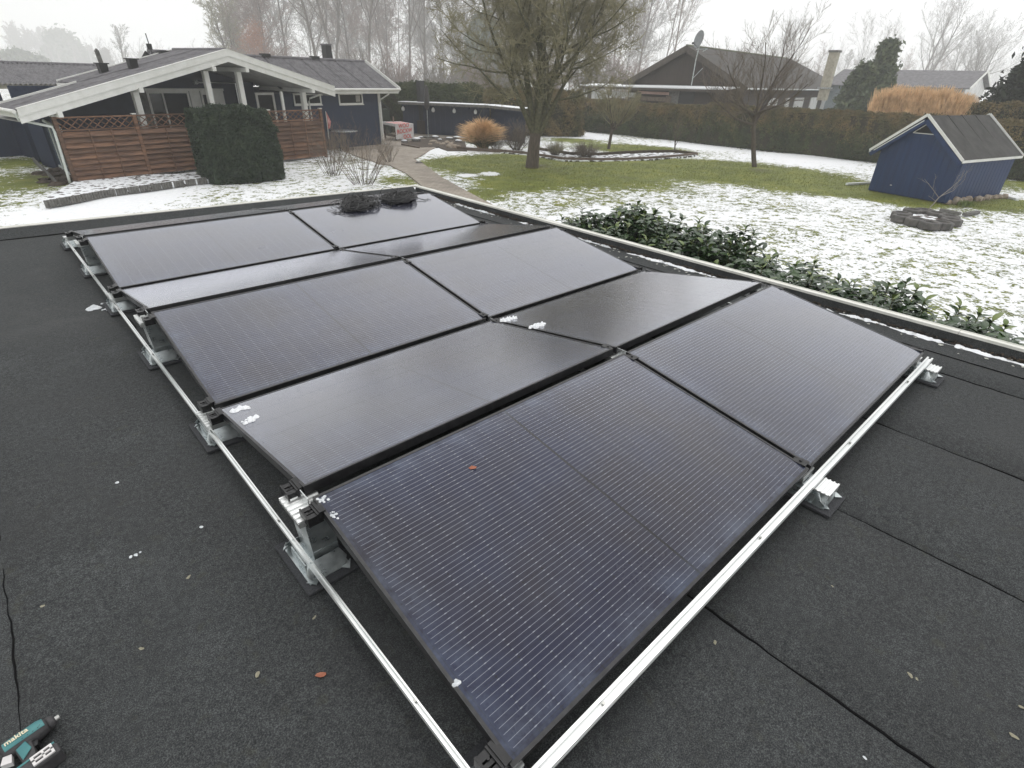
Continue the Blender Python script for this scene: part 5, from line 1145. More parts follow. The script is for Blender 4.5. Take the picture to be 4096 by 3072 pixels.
# flat roofed lean-to in front of the gable
X0 = 41.6
fl_ = thing('lean_to', 'flat roofed extension with a snowy white roof edge before the brown gable', 'shed', (X0, 30, 0))
y0 = 22.2-30; y1 = 36.3-30
MB().hexa([(0, y0, 3.32), (2.2, y0, 3.45), (2.2, y1, 3.33), (0, y1, 3.20), (0, y0, 3.42), (2.2, y0, 3.55), (2.2, y1, 3.43), (0, y1, 3.30)]).build('roof', M['snow'], fl_)
MB().hexa([(-.03, y0, 3.16), (0-.003, y0, 3.16), (-.003, y1, 3.04), (-.03, y1, 3.04), (-.03, y0, 3.33), (-.003, y0, 3.33), (-.003, y1, 3.21), (-.03, y1, 3.21)]).build('fascia', M['brown_mid'], fl_)
MB().box(.5, .62, y0+.3, -3.1, 0, 3.1).build('wall', M['brown_dark'], fl_)
E_ = lambda x, y: (2300+x/2.4578, y/2.4578)
def pl(a, b, X, name, m, th=.05, par=fl_, nm=None):
    p, q = onx(*E_(*a), X), onx(*E_(*b), X); o = MB().box(X-X0-th, X-X0, min(p[1], q[1])-30, max(p[1], q[1])-30, max(0, min(p[2], q[2])), max(p[2], q[2])).build(name, m, par); return o
pl((1005, 885), (1150, 1100), 42.08, 'door', M['black']); pl((620, 893), (925, 935), 42.04, 'insulation_board', M['pink']); pl((650, 945), (905, 1000), 42.06, 'plank_wall', M['timber'])
pl((925, 890), (1000, 1100), 42.06, 'post', M['concrete']); pl((900, 940), (925, 1100), 42.0, 'post', M['timber'])
pl((0, 890), (330, 1060), 42.9, 'rendered_wall', M['plaster']); pl((345, 900), (620, 960), 42.9, 'rendered_wall', M['plaster']); pl((340, 960), (640, 1060), 42.5, 'plank_wall', M['timber']); pl((130, 850), (150, 1060), 42.0, 'post', M['brown_mid']); pl((600, 905), (640, 1000), 42., 'post', M['brown_dark'])
# satellite dish on its mast
sdh = thing('satellite_dish', 'large grey satellite dish on a thin mast at the peak of the brown gable', 'satellite dish', (43.4, 26.08, 0))
mb = MB(); mb.tube([(0, 0, 3.4), (0, -.02, 5.2), (0, -.15, 6.6)], .045, 6); mb.tube([(0, 0, 4.0), (.0, -.75, 4.75)], .02, 5); mb.tube([(0, .1, 6.0), (0, -.9, 6.02), (0, -.5, 5.85)], .025, 5); mb.build('mast', M['galv'], sdh)
mb = MB(); K = 20; R_ = .60; V = []; rings = 5
for i in range(rings+1):
    for k in range(K):
        a_ = 2*math.pi*k/K; q = R_*i/rings; V.append(Vector((.10*(i/rings)**2*-1, .80*q*math.cos(a_), q*math.sin(a_))))
mb.add([v for v in V], [(i*K+k, i*K+(k+1) % K, (i+1)*K+(k+1) % K, (i+1)*K+k) for i in range(rings) for k in range(K)])
mb.add([v+Vector((.03, 0, 0)) for v in V], [(i*K+(k+1) % K, i*K+k, (i+1)*K+k, (i+1)*K+(k+1) % K) for i in range(rings) for k in range(K)])
o = mb.build('dish', mat('dish_grey', (.17, .18, .19), (.22, .23, .24), 5, .6), sdh, smooth=True); o.location = (-.12, -.12, 6.62); o.rotation_euler = (0, R(12), R(-18))
mb = MB(); mb.tube([(-.15, -.12, 6.1), (-.62, .05, 6.35)], .02, 5); mb.box(-.72, -.58, -.02, .12, 6.28, 6.42); mb.build('feed_arm', M['black'], sdh)

# ------------------------------------------------------------------ grey house far right
F_ = lambda x, y: (3196+x/2.4578, y/2.4578)
rh = thing('grey_house', 'long low house with a dark grey roof and white gable edge, far right', 'house', (70, 18, 0))
rl_, rr_ = onx(*F_(540, 690), 72), onx(*F_(1855, 705), 72); el, er = onx(*F_(410, 800), 68), onx(*F_(1710, 890), 68)
ez2 = (el[2]+er[2])/2-.15; rz2 = (rl_[2]+rr_[2])/2
ya, yb = rl_[1]-18+1, rr_[1]-18; 
mb = MB(); mb.hexa([(-2.6, yb, ez2), (2.0, yb, rz2), (2.0, ya, rz2), (-2.6, ya, ez2), (-2.6, yb, ez2+.07), (2.0, yb, rz2+.07), (2.0, ya, rz2+.07), (-2.6, ya, ez2+.07)]); mb.build('roof', M['eternit'], rh)
mb = MB(); mb.hexa([(2.0, yb, rz2), (6.6, yb, ez2), (6.6, ya, ez2), (2.0, ya, rz2), (2.0, yb, rz2+.07), (6.6, yb, ez2+.07), (6.6, ya, ez2+.07), (2.0, ya, rz2+.07)]); mb.build('roof', M['eternit'], rh)
for y in (yb-.03, ya+.03):
    for x0, x1 in ((-2.65, 2.0), (6.65, 2.0)): MB().beam((x0, y, ez2+.03), (x1, y, rz2+.05), .05, .22).build('verge_board', M['white'], rh)
mb = MB(); mb.prism([(-2.0, yb+.4, 0), (6.0, yb+.4, 0), (6.0, yb+.4, ez2), (2.0, yb+.4, rz2-.15), (-2.0, yb+.4, ez2)], (0, .15, 0)); mb.build('wall', M['plaster'], rh)
MB().box(-2.0, -1.85, yb+.56, ya-.4, 0, ez2).build('wall', mat('pale_blue_boards', (.25, .29, .31), (.33, .37, .39), 3), rh); MB().box(-2.04, -2.003, yb+.8, yb+1.6, 1.9, 3.2).build('window', M['glass'], rh)

# ------------------------------------------------------------------ blue carport with lamps, beyond the yard
p0, p1, p2 = at(1592, 407, 2.05), at(1947, 421.5, 2.05), at(2090, 436, 2.05)
ca = thing('carport', 'low dark blue carport with a flat white edged roof and globe lamps', 'carport', (p0[0], p0[1], 0))
def lrel(p): return Vector((p[0]-p0[0], p[1]-p0[1], p[2]))
away = Vector((.83, .56, 0))
mb = MB(); pts = [lrel(p0)-Vector((0, 0, 0)), lrel(p1), lrel(p2)]
for a, b in ((pts[0], pts[1]), (pts[1], pts[2])):
    mb = MB(); mb.hexa([a+Vector((0, 0, -.02)), b+Vector((0, 0, -.02)), b+away*2.2+Vector((0, 0, -.02)), a+away*2.2+Vector((0, 0, -.02)), a+Vector((0, 0, .03)), b+Vector((0, 0, .03)), b+away*2.2+Vector((0, 0, .0)), a+away*2.2+Vector((0, 0, .0))]); mb.build('roof', M['snow'], ca)
    d = (b-a).normalized(); nn = Vector((-d.y, d.x, 0)); nn = nn if nn.dot(away) < 0 else -nn
    mb = MB(); mb.beam(a+nn*.02+Vector((0, 0, -.07)), b+nn*.02+Vector((0, 0, -.07)), .03, .15); mb.build('fascia', M['concrete'], ca)
a, b = pts[0]+away*.7, pts[1]+away*.7; a.z = b.z = 0
n = 16
for k in range(n):
    q0, q1 = a.lerp(b, k/n), a.lerp(b, (k+.985)/n); MB().hexa([q0, q1, q1+away*.06, q0+away*.06]+[v+Vector((0, 0, 1.98)) for v in (q0, q1, q1+away*.06, q0+away*.06)]).build('wall_panel', M['navy_plain'], ca)
for f in (.03, .3, .58, .78, .97):
    q = a.lerp(b, f)-away*.45; MB().beam(q+Vector((0, 0, 1.86)), q+away*3+Vector((0, 0, 1.86)), .07, .14).build('rafter', M['navy_plain'], ca)
for f in (.03, .38, .62, .86):
    q = a.lerp(b, f)-away*.35; o = MB().lathe([(.02, .28), (.09, .2), (.12, .1), (.09, 0), (.02, -.03)], (q.x, q.y, 1.5), 12).build('globe_lamp', M['lamp'], ca, smooth=True); MB().tube([(q.x, q.y, 1.76), (q.x, q.y, 1.86)], .015, 5).build('cord', M['black'], o)
a, b = pts[1]+away*1.0, pts[2]+away*1.0; a.z = b.z = 0
MB().hexa([a, b, b+away*.06, a+away*.06]+[v+Vector((0, 0, 1.9)) for v in (a, b, b+away*.06, a+away*.06)]).build('wall_panel', M['navy_plain'], ca)
# greenhouse
g0 = at(1592, 528); gh = thing('greenhouse', 'small glazed greenhouse with a dark sloping frame beside the white house corner', 'greenhouse', (19.9, 36.2, 0), HA)
mb = MB(); cs_ = [(-1.2, 1.55), (.55, 2.55), (2.2, 1.62)]
for y in (0, 1.2, 2.4):
    mb.beam((-1.2, y, 0), (-1.2, y, 1.55), .05, .05); mb.beam((2.2, y, 0), (2.2, y, 1.62), .05, .05); mb.beam((-1.2, y, 1.55), (.55, y, 2.55), .05, .05); mb.beam((.55, y, 2.55), (2.2, y, 1.62), .05, .07)
for x in (-.1, .55, 1.3): mb.beam((x, 0, 0), (x, 0, 1.58), .04, .04)
mb.beam((-1.2, 0, 1.6), (2.2, 0, 1.6), .04, .05); mb.build('frame', mat('dark_green_metal', (.02, .03, .022), (.035, .045, .035), 8), gh)
m_, t_, b_, N_, L_ = nodes('greenhouse_glass'); b_.inputs['Base Color'].default_value = (.05, .065, .05, 1); b_.inputs['Roughness'].default_value = .12; b_.inputs['Alpha'].default_value = .75
for x0, x1 in ((-1.15, -.13), (-.07, .52), (.58, 1.27), (1.33, 2.16)): MB().box(x0, x1, -.008, 0, .05, 1.56).build('pane', m_, gh)
for y in (0.05, 1.25):
    MB().hexa([(.6, y, 2.52), (.6, y+1.1, 2.52), (2.18, y+1.1, 1.64), (2.18, y, 1.64), (.6, y, 2.53), (.6, y+1.1, 2.53), (2.18, y+1.1, 1.65), (2.18, y, 1.65)]).build('pane', m_, gh)
    MB().box(2.19, 2.2, y, y+1.1, .05, 1.58).build('pane', m_, gh)
for k, (x, z) in enumerate([(1.3, .5), (1.5, .9), (.9, .6)]): MB().box(x-.35, x+.35, .5, .9, z, z+.05).build('shelf', M['timber'], gh); MB().lathe([(.07, 0), (.10, .16), (.11, .17)], (x, .7, z+.05), 8).build('pot', M['stone'], gh)
# table draped with printed sheet
b0 = at(*MZ(600, 1085)); b1 = at(*MZ(893, 1062)); zt = over(*MZ(570, 780), b0)[2]; t0 = at(*MZ(565, 782), zt); t1 = at(*MZ(880, 775), zt); t2 = at(*MZ(430, 730), zt); t3 = at(*MZ(345, 742), zt)
wt = thing('garden_table', 'dark wooden table standing at the corner of the paved yard', 'table', tuple(b0))
u_ = Vector(t1-t0).normalized(); w_ = Vector((t3-t0)); w_ = Vector((-u_.y, u_.x, 0)); wl = min(2.4, abs(Vector(t3-t0).dot(w_))); ul = (Vector(t1-t0)).length
for i, (fu, fw) in enumerate([(.05, .05), (.95, .05), (.05, .95), (.95, .95)]):
    q = u_*ul*fu+w_*wl*fw; MB().beam(q, q+Vector((0, 0, zt-.05)), .08, .08).build('leg', M['brown_dark'], wt)
MB().beam(w_*wl*.05+u_*.06+Vector((0, 0, .28)), w_*wl*.95+u_*.06+Vector((0, 0, .28)), .06, .14).build('stretcher', M['brown_dark'], wt); MB().beam(w_*wl*.05+u_*ul*.95+Vector((0, 0, .28)), w_*wl*.95+u_*ul*.95+Vector((0, 0, .28)), .06, .14).build('stretcher', M['brown_dark'], wt)
q = [Vector((0, 0, zt-.05)), u_*ul+Vector((0, 0, zt-.05)), u_*ul+w_*wl+Vector((0, 0, zt-.05)), w_*wl+Vector((0, 0, zt-.05))]
MB().hexa(q+[v+Vector((0, 0, .04)) for v in q]).build('table_top', M['brown_dark'], wt)
sheet = thing('plastic_sheet', 'white plastic sheet with large red lettering draped over the garden table', 'sheet', tuple(b0))
nn = -w_; mb = MB(); K = 14
zb = .12
def sp_(f, z): return u_*(ul*f-.02+.0)+nn*(.02+.02*math.sin(f*9+z*5)*(1-(z-zb)/(zt-zb)))+Vector((0, 0, z))
V = [sp_(i/K*1.03, zb+(zt-zb)*j/6) for j in range(7) for i in range(K+1)]
mb.add(V, [(j*(K+1)+i, j*(K+1)+i+1, (j+1)*(K+1)+i+1, (j+1)*(K+1)+i) for j in range(6) for i in range(K)])
mb.add([v+w_*.004 for v in V], [(j*(K+1)+i+1, j*(K+1)+i, (j+1)*(K+1)+i, (j+1)*(K+1)+i+1) for j in range(6) for i in range(K)]); mb.build('front_drop', M['sheet'], sheet, smooth=True)
q = [Vector((0, 0, zt))-u_*.03+nn*.02, u_*(ul+.03)+Vector((0, 0, zt))+nn*.02, u_*(ul+.03)+w_*(wl+.03)+Vector((0, 0, zt)), w_*(wl+.03)-u_*.03+Vector((0, 0, zt))]
MB().hexa([v+Vector((0, 0, -.008)) for v in q]+[v+Vector((0, 0, .006)) for v in q]).build('top_cover', M['sheet'], sheet)
q = [Vector((0, 0, zt+.007))+u_*.02+nn*.0, u_*(ul)+Vector((0, 0, zt+.007)), u_*(ul)+w_*(wl*.30)+Vector((0, 0, zt+.007)), w_*wl*.30+u_*.02+Vector((0, 0, zt+.007))]
for f0, f1 in ((.12, .26), (.40, .52), (.68, .82)):
    q = [u_*ul*.03+w_*wl*f0, u_*ul*.96+w_*wl*f0, u_*ul*.96+w_*wl*f1, u_*ul*.03+w_*wl*f1]; MB().hexa([v+Vector((0, 0, zt+.0065)) for v in q]+[v+Vector((0, 0, zt+.008)) for v in q]).build('red_stripe', M['red'], sheet)
MB().hexa([-u_*.03+Vector((0, 0, zt-.14)), -u_*.026+Vector((0, 0, zt-.14)), -u_*.026+w_*wl+Vector((0, 0, zt-.14)), -u_*.03+w_*wl+Vector((0, 0, zt-.14))]+[v+Vector((0, 0, .13)) for v in (-u_*.03+Vector((0, 0, zt-.14)), -u_*.026+Vector((0, 0, zt-.14)), -u_*.026+w_*wl+Vector((0, 0, zt-.14)), -u_*.03+w_*wl+Vector((0, 0, zt-.14)))]).build('side_drop', M['sheet'], sheet)
def text_part(txt, size, m, parent, origin, ux, uy, name='lettering', squash=1., depth=.002, shear=0):
    cu = bpy.data.curves.new(name, 'FONT'); cu.body = txt; cu.size = size; cu.extrude = depth; cu.shear = shear; cu.offset = size*.018
    o = bpy.data.objects.new(name, cu); S.collection.objects.link(o); bpy.context.view_layer.update()
    me = bpy.data.meshes.new_from_object(o.evaluated_get(bpy.context.evaluated_depsgraph_get())); bpy.data.objects.remove(o)
    ux = Vector(ux).normalized(); uy = Vector(uy).normalized(); uz = ux.cross(uy)
    for v in me.vertices:
        c = v.co.copy(); v.co = Vector(origin)+ux*c.x*squash+uy*c.y+uz*c.z
    me.materials.clear(); me.materials.append(m); me.update(); return link(bpy.data.objects.new(name, me), parent)
hgt = (zt-zb)*.30; up_ = Vector((0, 0, 1)); off = nn*.046
tl = (u_*1.0+up_*.10).normalized()
for txt, z, x, sz_ in [('WOO', zb+(zt-zb)*.73, .16, hgt), ('ROCKW', zb+(zt-zb)*.36, .06, hgt), ('OOL', zb+(zt-zb)*.02, .40, hgt)]:
    text_part(txt, sz_*1.25, M['red'], sheet, u_*ul*x+off+up_*z, tl, up_, squash=ul*.92/(3.3*sz_*1.25)*.8)
# parasol stand, dark column, wire chair, bin, roll of wood
g = at(*MZ(1165, 1030)); pa = thing('parasol', 'closed grey parasol on a pole with a square base by the rock border', 'parasol', tuple(g)); tp = over(*MZ(1170, 90), g)[2]
MB().tube([(0, 0, 0), (0, 0, tp)], .03, 8).build('pole', M['galv'], pa); MB().lathe([(.05, tp*.55), (.17, tp*.6), (.16, tp*.8), (.10, tp*.95), (.02, tp)], n=10).build('canopy', mat('grey_brown_canopy', (.04, .037, .035), (.07, .066, .064), 9, .9, stretch=(3, 3, .3)), pa, smooth=True); MB().box(-.38, .38, -.38, .38, 0, .12).build('base', M['concrete'], pa)
g = at(*MZ(1065, 960)); tp = over(*MZ(1085, 25), g)[2]; dc = thing('outdoor_chimney', 'dark square free standing chimney column before the carport', 'chimney', tuple(g)); MB().box(-.20, .20, -.20, .20, 0, tp).build('shaft', M['black'], dc); MB().box(-.22, .22, -.22, .22, tp, tp+.04).build('cap', M['black'], dc); MB().box(-.30, .30, -.30, .30, 0, .9).build('fire_box', M['brown_dark'], dc)
g = at(*MZ(1460, 962)); ch = thing('egg_chair', 'pale wire egg chair standing before the dark blue carport wall', 'chair', tuple(g)); mb = MB()
for k in range(9):
    f = -1+2*k/8; pts = [(.42*math.cos(a_)*math.sqrt(max(0, 1-f*f)), .18*math.sin(a_*1), .95+.48*f+.0) for a_ in np.linspace(-.2, math.pi+.2, 9)]; mb.tube(pts, .007, 4)
for k in range(7): a_ = math.pi*k/6; mb.tube([(.42*math.cos(a_)*math.sin(t_), .18*math.sin(a_)*math.sin(t_), .95+.5*math.cos(t_)) for t_ in np.linspace(0, math.pi, 9)], .007, 4)
mb.tube([(.42*math.cos(t_), 0, .95+.5*math.sin(t_)) for t_ in np.linspace(0, 2*math.pi, 21)], .016, 5); mb.build('wire_shell', M['white'], ch); MB().tube([(0, .1, .5), (0, .1, 0)], .03, 6).build('stem', M['galv'], ch); MB().lathe([(.3, 0), (.3, .03)], n=12).build('base', M['galv'], ch)
g = at(*MZ(1340, 965)); bn = thing('small_bin', 'small teal bin with a pale lid in front of the carport wall', 'bin', tuple(g)); MB().lathe([(.16, 0), (.19, .75)], n=10).build('body', mat('dull_teal', (.03, .12, .12), (.05, .16, .15), 5), bn); MB().lathe([(.20, .751), (.20, .80), (.05, .84)], n=10).build('lid', M['concrete'], bn)
g = t0+(t2-t0)*.25; st_ = MB().tube([(0, 0, 0), (.03, 0, .2), (.01, 0, .32)], .04, 6).build('wooden_stake', M['stone'], None, loc=tuple(at(*MZ(545, 742), zt+.01))); tag(st_, 'pale wooden stake standing on the draped table', 'stake')

# ------------------------------------------------------------------ reeds, conifers, far trees, far gable
ra, rb = onx(*F_(690, 1100), 42.5), onx(*F_(1700, 1130), 42.5)
def rel(r, n): return np.stack([r.uniform(-.9, .9, n), r.uniform(-1, 1, n)*(ra[1]-rb[1])/2*.92, 0*r.uniform(0, 1, n)], 1)
gr_ = (42.8, (ra[1]+rb[1])/2, 0)
t = thing('reed_bed', 'tall dense stand of orange dry reeds behind the hedge, left of the shed roof', 'reeds', gr_)
r = np.random.default_rng(71); n = 9000; P = rel(r, n); K = 5; yy_ = P[:, 1]/((ra[1]-rb[1])/2)
hh = (3.98-.0*yy_-.9*np.clip((-yy_-.55)/.45, 0, 1)**1.5)*r.uniform(.55, 1.05, n)**.6*(1+.035*np.sin(P[:, 1]*5)+.02*np.sin(P[:, 1]*13)); az = r.uniform(0, 6.28, n); pts = np.zeros((n, K, 3))
for k in range(K): s = k/(K-1); pts[:, k] = P+np.stack([np.cos(az)*.35*s**3, np.sin(az)*.35*s**3, hh*(s-.06*s**4)], 1)
tubes('reeds', [(pts, np.tile(np.array([.8, .8, .9, 1.8, .5])[None]*.012, (n, 1)))], 3, M['reed'], t)
def conifer(name, label, g, h, rad, n, m, seed, size=.16, group=None, shape=1.):
    t = thing(name, label, 'tree', tuple(g), group=group); r = np.random.default_rng(seed); nb = 150; per = n//nb
    zb = h*(.06+.93*r.uniform(0, 1, nb)**1.1); a = r.uniform(0, 6.283, nb); L_ = rad*(1-zb/h)**shape*r.uniform(.6, 1.18, nb)+.10*rad
    f = r.uniform(.05, 1, (nb, per)); w = rad*.16*(1.1-f*.6)
    x = np.cos(a)[:, None]*L_[:, None]*f+r.normal(0, 1, (nb, per))*w; y = np.sin(a)[:, None]*L_[:, None]*f+r.normal(0, 1, (nb, per))*w; z = zb[:, None]+.25*L_[:, None]*f**2-.1*L_[:, None]*f+r.normal(0, 1, (nb, per))*w*.8
    P = np.stack([x.ravel(), y.ravel(), np.maximum(z.ravel(), .1)], 1)
    flakes('crown', P, size, M[m], t, seed, None, up=-.1, asp=.45); MB().tube([(0, 0, 0), (0, 0, h*.9)], [rad*.07+.05, .03], 6).build('trunk', M['bark'], t)
    return t
conifer('juniper_tree', 'bushy olive green conifer beside the chimney of the brown house', (58, 17.2, 0), 6.95, 1.95, 30000, 'conifer', 81, .22, shape=.85)
conifer('juniper_tree', 'lower wide conifer joined to the left of the taller olive one', (58, 18.4, 0), 5.3, 2.0, 20000, 'conifer', 82, .22, shape=.6)
conifer('dark_pine', 'dark evergreen cut off by the right picture edge above the hedge', (44.5, 4.6, 0), 6.4, 2.7, 40000, 'fircone', 83, .2, shape=.55)
conifer('dark_pine', 'low dark evergreen bush left of the pine at the right edge', (47, 7.3, 0), 3.2, .7, 5000, 'fircone', 84, .14, shape=.5)
# far gable in the fog at left
def far(px, dist): 
    d = ray(px, 400); k = dist/math.hypot(d[0], d[1]); return np.array([CAM[0]+d[0]*k, CAM[1]+d[1]*k, 0])
g = far(218, 650); fg = thing('foggy_house', 'faint white framed gable house almost lost in the fog at upper left', 'house', tuple(g), R(35))
zr2 = aim(202, 207, 650)[2]; ze2 = aim(160, 236, 650)[2]
K_ = 650/74
mb = MB(); mb.prism([(-3.6*K_, 0, 0), (3.6*K_, 0, 0), (3.6*K_, 0, ze2-.5*K_), (0, 0, zr2-.1*K_), (-3.6*K_, 0, ze2-.5*K_)], (0, 20, 0)); mb.build('wall', mat('grey_wall', (.10, .11, .12), (.15, .16, .17), 3), fg)
for sg in (-1, 1): MB().beam((sg*4.2*K_, -1.5, ze2-.5*K_), (0, -1.5, zr2), .5, .28*K_).build('gable_board', M['white'], fg); MB().hexa([(sg*4.3*K_, -.5, ze2-.6*K_), (sg*4.3*K_, 20, ze2-.6*K_), (0, 20, zr2-.1), (0, -.5, zr2-.1), (sg*4.3*K_, -.5, ze2-.5*K_), (sg*4.3*K_, 20, ze2-.5*K_), (0, 20, zr2+.1), (0, -.5, zr2+.1)]).build('roof', M['eternit'], fg)
for x in (-1.6, -.1, .15, 1.7): MB().beam((x*K_, -.9, 0), (x*K_, -.9, zr2-abs(x)*.45*K_-1), .9, .7).build('mullion', M['white'], fg)
MB().beam((-3.3*K_, -.3, ze2-.5*K_), (3.3*K_, -.3, ze2-.5*K_), .2, .16*K_).build('crossbar', M['white'], fg)

UPR = [dict(seg=8, wob=.06, up=.03, tip=.15), dict(n=26, ang=.85, len=.40, seg=5, t0=.12, up=.07, wob=.13, rr=.40, fall=.5), dict(n=10, ang=.75, len=.48, seg=3, t0=.1, up=.05, wob=.18, rr=.45), dict(n=9, ang=.75, len=.6, seg=2, t0=.1, up=.04, wob=.2, rr=.5, rmin=.016)]
def bare(label, px, dist, ytop, seed, mc, lv=UPR, r0=.2, name='bare_tree', stems=1, spread=.12, lean=0, group=None, mt='bark', rmin=None):
    sc_ = 3.0 if 45 < dist < 105 else 2.6; dist = dist*sc_; r0 = r0*sc_/2 if sc_ == 3.0 else r0*sc_; rmin = (rmin or .016)*sc_/(2 if sc_ == 3.0 else 1); g = far(px, dist); h = aim(px, ytop, dist)[2]; r = np.random.default_rng(seed); st = []
    for k in range(stems):
        a = r.uniform(0, 6.28); d = (math.cos(a)*spread*(k > 0)+vr[0]*lean, math.sin(a)*spread*(k > 0)+vr[1]*lean, 1); st.append(((math.cos(a)*.2*(k > 0), math.sin(a)*.2*(k > 0), 0), d, h*r.uniform(.85, 1), r0))
    if rmin: lv = [dict(x) for x in lv]; lv[-1]['rmin'] = rmin
    return tree(name, label, 'tree', g, seed, st, lv, 2, mt, mc, group, sides=5)
BR = [dict(seg=7, wob=.07, up=.03, tip=.25), dict(n=11, ang=.7, len=.62, seg=6, t0=.22, up=.10, wob=.12, rr=.5, fall=.35), dict(n=8, ang=.6, len=.5, seg=4, t0=.2, up=.07, wob=.15, rr=.5), dict(n=7, ang=.6, len=.5, seg=3, t0=.15, up=.05, wob=.2, rr=.5, rmin=.014), dict(n=4, ang=.6, len=.55, seg=2, t0=.1, wob=.25, rr=.6, rmin=.011)]
GB = 'bare trees behind the gardens'
bare('tall bare tree with a broad fan crown above the grey roof at right', 3650, 76, 45, 101, 'twig_grey', BR, .26, stems=2, spread=.25)
bare('slender bare tree left of the broad fan crowned one at right', 3500, 74, 130, 102, 'twig_grey', BR, .16, lean=.12)
bare('bare tree right of the broad crowned one, over the grey roof', 3800, 78, 170, 103, 'twig_grey', BR, .15, stems=2, spread=.2)
bare('bare tree leaning right over the end of the grey roof', 3880, 74, 140, 104, 'twig_grey', BR, .18, stems=3, spread=.35, lean=.25)
bare('thin bare tree between the masonry chimney and the conifer', 3415, 76, 150, 105, 'twig_grey', BR, .09)
bare('thin pale bare tree right above the masonry chimney', 3350, 84, 190, 106, 'twig_grey', UPR, .10)
bare('small bare tree far behind the grey house', 3700, 98, 215, 107, 'twig_red', UPR, .12)
bare('small bare tree in haze above the reeds', 3585, 100, 215, 108, 'twig_red', UPR, .12)
bare('birch with a pale slanting trunk left of the brown gable', 2660, 56, -330, 109, 'twig_red', BR, .17, lean=.16, mt='timber', name='birch_tree')
bare('second birch stem close beside the slanting one', 2625, 58, -260, 110, 'twig_brown', BR, .15, lean=.10, mt='timber', name='birch_tree')
bare('dense reddish bare tree behind the brown house ridge', 2960, 78, 160, 111, 'twig_red', UPR, .14); bare('bare tree showing above the middle of the brown roof', 3120, 80, 120, 112, 'twig_grey', BR, .15); bare('bare tree above the right part of the brown roof', 3240, 82, 170, 113, 'twig_red', UPR, .13)
rt = np.random.default_rng(8)
spec = [(1000, 54, -60, 'twig_red', UPR, 'leftmost bare tree of the grove behind the blue house'), (1085, 50, -180, 'twig_red', UPR, 'bare tree behind the rusty beech'), (1180, 58, -300, 'twig_grey', BR, 'bare tree left of the black chimney'), (1290, 48, -420, 'twig_brown', BR, 'stout forked bare tree behind the black house chimney'), (1350, 52, -460, 'twig_grey', BR, 'bare tree just right of the black house chimney'),
        (1420, 56, -380, 'twig_red', UPR, 'reddish tree above the right end of the blue house roof'), (1490, 50, -460, 'twig_brown', BR, 'tall bare tree over the right gable edge of the blue house'), (1560, 60, -400, 'twig_red', UPR, 'reddish bare tree beyond the greenhouse'), (1640, 52, -460, 'twig_brown', BR, 'tall straight bare tree behind the outdoor chimney'), (1700, 58, -400, 'twig_red', BR, 'bare tree behind the closed parasol'),
        (1780, 64, -300, 'twig_grey', UPR, 'hazy bare tree behind the carport'), (1860, 60, 60, 'twig_grey', UPR, 'low hazy tree behind the middle of the carport'), (1960, 56, -350, 'twig_grey', BR, 'bare tree seen through the left of the big mossy crown'), (2080, 60, -400, 'twig_grey', UPR, 'bare tree right behind the big trunk'), (2220, 56, -430, 'twig_brown', UPR, 'bare tree seen through the middle of the big crown'), (2340, 60, -420, 'twig_red', BR, 'bare tree behind the right half of the big crown'),
        (2440, 58, -430, 'twig_brown', UPR, 'tall bare tree behind the smaller fruit tree'), (2540, 62, -380, 'twig_red', BR, 'bare tree behind the left end of the brown roof')]
for k, (px, d_, yt, mc, lv, lab) in enumerate(spec): bare(lab, px, d_, yt, 120+k, mc, lv, .22 if lv is BR else .15, rmin=.032, stems=1+(k % 3 == 1), spread=.2)
wd = ['far left part', 'part left of the chimney', 'part right of the chimney', 'right gable end', 'greenhouse side', 'parasol side', 'carport left end', 'carport middle', 'carport right end', 'left of the big trunk', 'right of the big trunk', 'left hedge end', 'fruit tree side', 'brown house side']
for k, w_n in enumerate(wd): px = 1040+k*112; bare('pale bare tree of the rear line behind the grove, '+w_n, px, 74, -120-90*(k % 3), 300+k, ['twig_red', 'twig_grey', 'twig_brown'][k % 3], UPR, .14, rmin=.05, stems=2, spread=.25)
low_ = [(1130, 52, 190, 'bare scrub behind the left part of the blue house ridge'), (1480, 50, 210, 'bare scrub just beyond the gable edge of the blue house'), (1600, 50, 230, 'scrub left of the outdoor chimney'), (1760, 50, 250, 'scrub behind the left half of the carport roof'), (1900, 52, 250, 'scrub behind the right half of the carport roof'), (2050, 52, 240, 'scrub left of the big trunk'), (2200, 50, 230, 'scrub right of the big trunk'), (2350, 52, 220, 'scrub behind the left hedge end'), (2480, 54, 220, 'scrub left of the brown house')]
for k, (px, d_, yt, lab) in enumerate(low_):
    d_ *= 2.2; g = far(px, d_); h = aim(px, yt, d_)[2]; shrub('bare_thicket', lab, g, 150+k, 60, h, h*.75, 'twig_brown' if k % 2 else 'twig_red', .05, [dict(seg=5, wob=.1, up=.03), dict(n=8, ang=.6, len=.45, seg=3, t0=.2, up=.05, wob=.15, rr=.5), dict(n=7, ang=.6, len=.5, seg=2, t0=.15, wob=.2, rr=.6, rmin=.03)], None, 'thicket')
